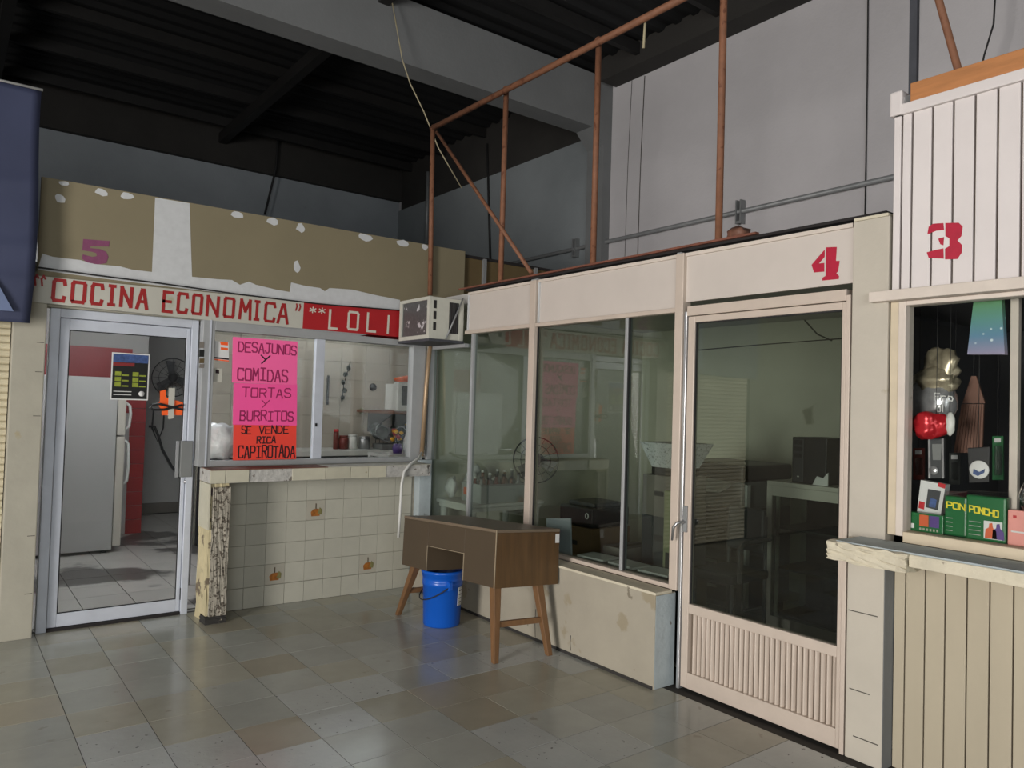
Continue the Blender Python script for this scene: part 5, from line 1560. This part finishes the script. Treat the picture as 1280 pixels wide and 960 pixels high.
# ------------------------------------------------------------------ office interior
tc_ = az_(597, 643, 0.72)
ot = thing('plastic_table', 'white plastic table behind the left office pane', 'table', (0.4, -0.33, 0))
o0, o1, q0, q1, oz = 0.06, 0.80, -0.56, -0.04, 0.715
MB().box((o0, q0, oz - .03), (o1, q1, oz), 0.012).build('top', 'white_plastic', ot)
MB().box((o0 + .02, q0 + .02, oz - .06), (o1 - .02, q1 - .02, oz - .0305)).build('apron', 'white_plastic', ot)
for (x, y) in ((o0 + .05, q0 + .05), (o1 - .05, q0 + .05), (o0 + .05, q1 - .05), (o1 - .05, q1 - .05)):
    MB().tube([(x, y, 0), (x, y, oz - .0605)], [0.02, 0.03], 10).build('leg', 'white_plastic', ot)
bn = thing('storage_bin', 'clear grey storage bin full of small bottles on the plastic table', 'bin', (0.38, -0.40, oz))
bx0, bx1, by0, by1, bz0, bz1 = 0.18, 0.66, -0.52, -0.24, oz + .0005, oz + .15
w = 0.006
m = MB()
m.box((bx0, by0, bz0), (bx1, by1, bz0 + w)).box((bx0, by0, bz0 + w), (bx1, by0 + w, bz1)).box((bx0, by1 - w, bz0 + w), (bx1, by1, bz1)).box((bx0, by0 + w, bz0 + w), (bx0 + w, by1 - w, bz1)).box((bx1 - w, by0 + w, bz0 + w), (bx1, by1 - w, bz1))
m.build('shell', M('bin_grey', srgb(150, 156, 154), 0.4, var=0.05), bn)
MB().box((bx0 - .008, by0 - .008, bz1 - .012), (bx1 + .008, by0 - .0005, bz1)).box((bx0 - .008, by1 + .0005, bz1 - .012), (bx1 + .008, by1 + .008, bz1)).build('rim', 'grey_plastic', bn)
quadp = MB().box((bx0 - .001, by1 - .12, bz0 + .05), (bx0 - .0001, by1 - .03, bz0 + .11)).build('label', 'orange_pack', bn)
rg = random.Random(8)
for k, (x, y) in enumerate([(0.22 + 0.075 * i, -0.46 + 0.09 * j) for i in range(6) for j in range(2)]):
    h = rg.uniform(.17, .24)
    mt = rg.choice(['jar_brown', 'brown_wood', 'cardboard', 'grey_plastic'])
    ordn = ('first', 'second', 'third', 'fourth', 'fifth', 'sixth')[k // 2]
    hue = {'jar_brown': 'dark red', 'brown_wood': 'brown', 'cardboard': 'tan', 'grey_plastic': 'grey'}[mt]
    bo = thing('small_bottle', hue + ' bottle in the ' + ('near' if k % 2 == 0 else 'far') + ' row of the storage bin, ' + ordn + ' from the glass', 'bottle', (x, y, bz0 + w), 'bottles in the storage bin')
    MB().lathe((x, y, bz0 + w + .0005), [(0, 0), (.028, 0), (.028, h * .7), (.012, h * .82), (.012, h), (0, h)], 12).build('body', mt, bo)
    MB().lathe((x, y, bz0 + w + h + .001), [(0, 0), (.014, 0), (.014, .018), (0, .018)], 10).build('cap', 'white_plastic' if k % 2 else 'black_plastic', bo)
for (c, r, sd, lab) in (((0.13, -0.16, oz + .10), (.05, .07, .085), 31, 'crumpled clear white bag at the corner of the plastic table'), ((0.36, -0.14, oz + .14), (.09, .07, .115), 32, 'tall white bag behind the storage bin'), ((0.60, -0.13, oz + .092), (.08, .07, .075), 33, 'low white bag behind the fan on the plastic table')):
    tag(MB().blob(c, r, sd, .22, 3).build('white_bag', 'plastic_bag'), lab, 'bag')
fp = ax_(667, 580, 0.62)
f2 = fan('pedestal_fan', 'black pedestal fan beside the plastic table in the office', (0.93, -0.27, 1.03), 0.20, (-0.75, -0.65, 0.05), 'black_plastic')
fcn = Vector((0.93, -0.27, 1.03))
MB().tube([fcn + Vector((0.05, 0.05, -0.02)), (fcn.x + .06, fcn.y + .06, .9), (fcn.x + .06, fcn.y + .06, .03)], 0.014, 8).build('pole', 'grey_plastic', f2)
MB().lathe((fcn.x + .06, fcn.y + .06, 0), [(0, 0), (.18, 0), (.17, .02), (.03, .04), (0, .04)], 24).build('base', 'dark_plastic', f2)


def crate(name, x0, x1, y0, y1, z0, z1, mat, label, cat='box', group=None, tape=None):
    t = thing(name, label, cat, ((x0 + x1) / 2, (y0 + y1) / 2, z0), group)
    MB().box((x0, y0, z0), (x1, y1, z1), 0.003).build('carton', mat, t)
    MB().box((x0 + .002, (y0 + y1) / 2 - .025, z1), (x1 - .002, (y0 + y1) / 2 + .025, z1 + .001)).build('tape', tape or 'cardboard_dark', t)
    MB().box((x0 - .001, (y0 + y1) / 2 - .04, z0 + (z1 - z0) * .5), (x0 - .0001, (y0 + y1) / 2 + .04, z0 + (z1 - z0) * .62)).build('hand_hole', 'black_plastic', t)
    return t


# leaning panel and boxes by the glass
pnl = MB().prism([ax_(x, y, 0.10) for x, y in ((683, 648), (712.5, 648), (714, 705), (683, 700))], (0.012, 0, 0)).build('panel', 'alu_blue')
tag(pnl, 'pale blue grey panel standing behind the low office wall beside the desk', 'panel')
PBX = [(0.35, 0.75, -1.62, -1.22, 0.0, 0.40, 'cardboard_dark', 'lower dark cardboard box on the office floor beside the panel'),
       (0.36, 0.74, -1.60, -1.24, 0.4015, 0.66, 'cardboard', 'upper brown cardboard box stacked beside the panel'),
       (0.40, 0.74, -1.86, -1.64, 0.0, 0.42, 'cardboard_dark', 'dark cardboard box on the floor under the white carton')]
for b_ in PBX:
    crate('cardboard_box', *b_)
wc = ax_(764, 628, 0.5)
crate('white_carton', 0.42, 0.72, -1.85, -1.66, 0.4215, 0.56, 'dado_grey', 'flat grey carton lying on the dark box in the middle of the office window')
pr = thing('printer', 'black printer on the upper cardboard box with a white ring button', 'printer', (0.55, -1.42, 0.6635))
MB().box((0.37, -1.60, .6635), (0.73, -1.25, .80), 0.015).build('body', 'black_plastic', pr)
MB().box((0.42, -1.56, .8005), (0.70, -1.29, .83), 0.01).build('lid', 'dark_plastic', pr)
MB().tube([Vector((0.366, -1.545 + .014 * math.cos(q * math.pi / 8), .745 + .018 * math.sin(q * math.pi / 8))) for q in range(16)], 0.004, 5, closed=True).build('ring_button', 'white_plastic', pr)

# box tower with the newspaper stack near the door
crate('storage_carton', 0.52, 0.84, -2.22, -1.90, 0.0, 0.48, 'cardboard_dark', 'lowest dark carton of the tower beside the office door')
crate('file_box', 0.53, 0.83, -2.21, -1.91, 0.4815, 0.80, 'dark_plastic', 'dark file box in the middle of the tower beside the office door')
crate('archive_box', 0.52, 0.82, -2.21, -1.92, 0.8015, 1.07, 'dado_grey', 'grey archive box near the top of the tower beside the office door')
nz = MB()
n0 = [ax_(x, y, 0.50) for x, y in ((815, 583), (846, 588), (848, 556), (809, 554))]
zb_ = 1.0715
nb = thing('newspaper_stack', 'flared stack of newspapers on top of the box tower', 'newspapers', (0.66, -2.08, zb_))
nb0 = [(0.55, -2.18), (0.78, -2.18), (0.78, -1.97), (0.55, -1.97)]
nb1 = [(0.50, -2.25), (0.84, -2.25), (0.84, -1.90), (0.50, -1.90)]
hz = 1.285
MB().hexa([(x, y, zb_ + .05) for x, y in nb0] + [(x, y, hz) for x, y in nb1]).build('papers', 'newsprint', nb)
MB().hexa([(x, y, zb_) for x, y in nb0] + [(x, y, zb_ + .0495) for x, y in nb0]).build('tray', 'black_plastic', nb)
crate('lime_carton', 0.36, 0.48, -2.37, -2.25, 0.0, 1.0, 'lime_box', 'tall pale lime carton standing beside the office door jamb')

# papers on the floor level shelf
lt = thing('low_table', 'low dark table covered with papers behind the office window sill', 'table', (0.22, -2.05, 0))
MB().box((0.08, -2.44, 0.50), (0.32, -1.72, 0.53), 0.004).build('top', 'dark_plastic', lt)
for (x, y) in ((.10, -2.42), (.30, -2.42), (.10, -1.74), (.30, -1.74)):
    MB().box((x - .012, y - .012, 0), (x + .012, y + .012, .4995)).build('leg', 'dark_plastic', lt)
for k, (x, y, a, lab) in enumerate(((.18, -1.86, .1, 'white sheet of paper at the far end of the low table'), (.19, -2.13, -.05, 'white sheet of paper in the middle of the low table'), (.20, -2.375, .08, 'white sheet of paper at the near end of the low table'))):
    ca, sa = math.cos(a), math.sin(a)
    pts = [(x + ca * u - sa * v, y + sa * u + ca * v, .5305) for u, v in ((-.08, -.11), (.08, -.11), (.08, .11), (-.08, .11))]
    tag(MB().prism(pts, (0, 0, 0.012)).build('paper_sheet', 'white_paper'), lab, 'paper', 'papers on the low table')

# copier
cp = thing('photocopier', 'large black photocopier with pale trays behind the office door', 'photocopier', (1.65, -1.85, 0))
X0, X1, Y0, Y1 = 1.35, 1.95, -2.12, -1.50
MB().box((X0, Y0, .08), (X1, Y1, .80), 0.01).build('cabinet', 'dark_plastic', cp)
MB().box((X0 - .01, Y0, .8005), (X1, Y1, 1.0), 0.015).build('scanner_body', 'grey_plastic', cp)
MB().box((X0 - .02, Y0 - .01, 1.0005), (X1, Y1 + .01, 1.12), 0.02).build('document_lid', 'black_plastic', cp)
MB().prism([(X0 - .16, Y0 + .1, .94), (X0 - .005, Y0 + .1, 1.0), (X0 - .005, Y0 + .1, .96), (X0 - .15, Y0 + .1, .92)], (0, 0.42, 0)).build('control_panel', 'white_plastic', cp)
for (z0, z1) in ((.64, .76), (.46, .60), (.28, .42), (.12, .24)):
    d = MB().box((X0 - .012, Y0 + .04, z0), (X0 - .0005, Y1 - .04, z1), 0.004).build('tray', 'black_plastic', cp)
    MB().box((X0 - .02, Y0 + .2, z1 - .03), (X0 - .0125, Y1 - .2, z1 - .012)).build('tray_grip', 'grey_plastic', d)
MB().box((X0 + .02, Y0 - .14, .62), (X1 - .1, Y0 - .0005, .645), 0.004).build('side_tray', 'white_plastic', cp)
MB().box((X0 + .02, Y0 - .02, .10), (X0 + .06, Y0 - .0005, .98)).build('side_trim', 'white_plastic', cp)
for (x, y) in ((X0 + .05, Y0 + .05), (X1 - .05, Y0 + .05), (X0 + .05, Y1 - .05), (X1 - .05, Y1 - .05)):
    MB().lathe((x, y, 0), [(0, 0), (.03, 0), (.03, .079), (0, .079)], 12).build('foot', 'black_plastic', cp)

# dark chair in front of copier
wc_ = thing('armchair', 'dark office armchair in front of the photocopier', 'chair', (0.82, -2.42, 0))
MB().box((0.62, -2.58, .44), (1.0, -2.26, .50), 0.02).build('seat', 'black_plastic', wc_)
MB().box((0.96, -2.56, .60), (1.0, -2.28, .88), 0.02).build('backrest', 'dark_plastic', wc_)
for (x, y) in ((.64, -2.56), (.98, -2.56), (.64, -2.28), (.98, -2.28)):
    MB().tube([(x, y, 0), (x, y, .4395 if x < .8 else .84)], 0.012, 8).build('leg', 'dark_plastic', wc_)
for y in (-2.60, -2.24):
    MB().tube([(.66, y, .46), (.65, y, .66), (.70, y, .69), (.97, y, .70)], 0.014, 8).build('armrest', 'dark_plastic', wc_)

# glass display cabinet with computer
dc = thing('display_cabinet', 'aluminium framed display cabinet with dark glass behind the office door', 'cabinet', (1.6, -2.85, 0))
cy0, cy1 = ax_(1075, 700, 1.38).y, ax_(957, 700, 1.38).y
X0, X1, zt_ = 1.38, 1.85, 1.03
MB().box((X0, cy0, zt_ - .03), (X1, cy1, zt_), 0.004).build('top', 'cab_frame', dc)
m = MB()
for (y) in (cy0 + .02, cy1 - .02):
    for x in (X0 + .02, X1 - .02):
        MB().box((x - .02, y - .02, 0), (x + .02, y + .02, zt_ - .0305)).build('post', 'cab_frame', dc)
MB().box((X0, cy0 + .041, zt_ - .10), (X0 + .02, cy1 - .041, zt_ - .0305)).build('front_rail', 'cab_frame', dc)
MB().box((X0, cy0 + .041, .02), (X0 + .02, cy1 - .041, .10)).build('front_rail', 'cab_frame', dc)
MB().box((X0 + .022, cy1 - .085, .1005), (X0 + .034, cy1 - .06, zt_ - .101)).build('inner_stile', 'cab_frame', dc)
MB().box((X0 + .008, cy0 + .041, .1005), (X0 + .012, cy1 - .041, zt_ - .101)).build('glass_front', 'pane_smoke', dc)
MB().box((X1 - .03, cy0 + .041, .1), (X1 - .02, cy1 - .041, zt_ - .0305)).build('back_board', 'black_plastic', dc)
for z in (.10, .42, .70):
    MB().box((X0 + .045, cy0 + .041, z), (X1 - .031, cy1 - .041, z + .012)).build('shelf', 'dark_plastic', dc)
pc = thing('computer_tower', 'black computer tower standing on the display cabinet', 'computer', (1.6, -2.6, zt_))
pa, pb_ = ax_(1033, 580, 1.45).y, ax_(990, 580, 1.45).y
ztp = ax_(1010, 547, 1.45).z
MB().box((1.45, pa, zt_ + .0005), (1.80, pb_, ztp), 0.006).build('case', 'black_plastic', pc)
MB().box((1.443, pb_ - .09, zt_ + .01), (1.4495, pb_ - .01, ztp - .01), 0.003).build('bezel', 'dark_plastic', pc)
for k in range(3):
    MB().box((1.439, pb_ - .08, ztp - .05 - k * .045), (1.4429, pb_ - .02, ztp - .02 - k * .045)).build('drive_bay', 'black_plastic', pc)
for (za) in (zt_ + .04, ztp - .03):
    MB().box((1.440, pb_ - .06, za), (1.4429, pb_ - .045, za + .008)).build('indicator', 'white_plastic', pc)
ps = MB().prism([(1.42, pa - .03, zt_ + .0005), (1.42, pa + .08, zt_ + .0005), (1.42, pa + .05, zt_ + .06), (1.42, pa + .005, zt_ + .05), (1.42, pa - .03, zt_ + .09)], (0.01, 0, 0)).build('torn_paper', 'white_paper')
tag(ps, 'torn white paper propped beside the computer tower', 'paper')
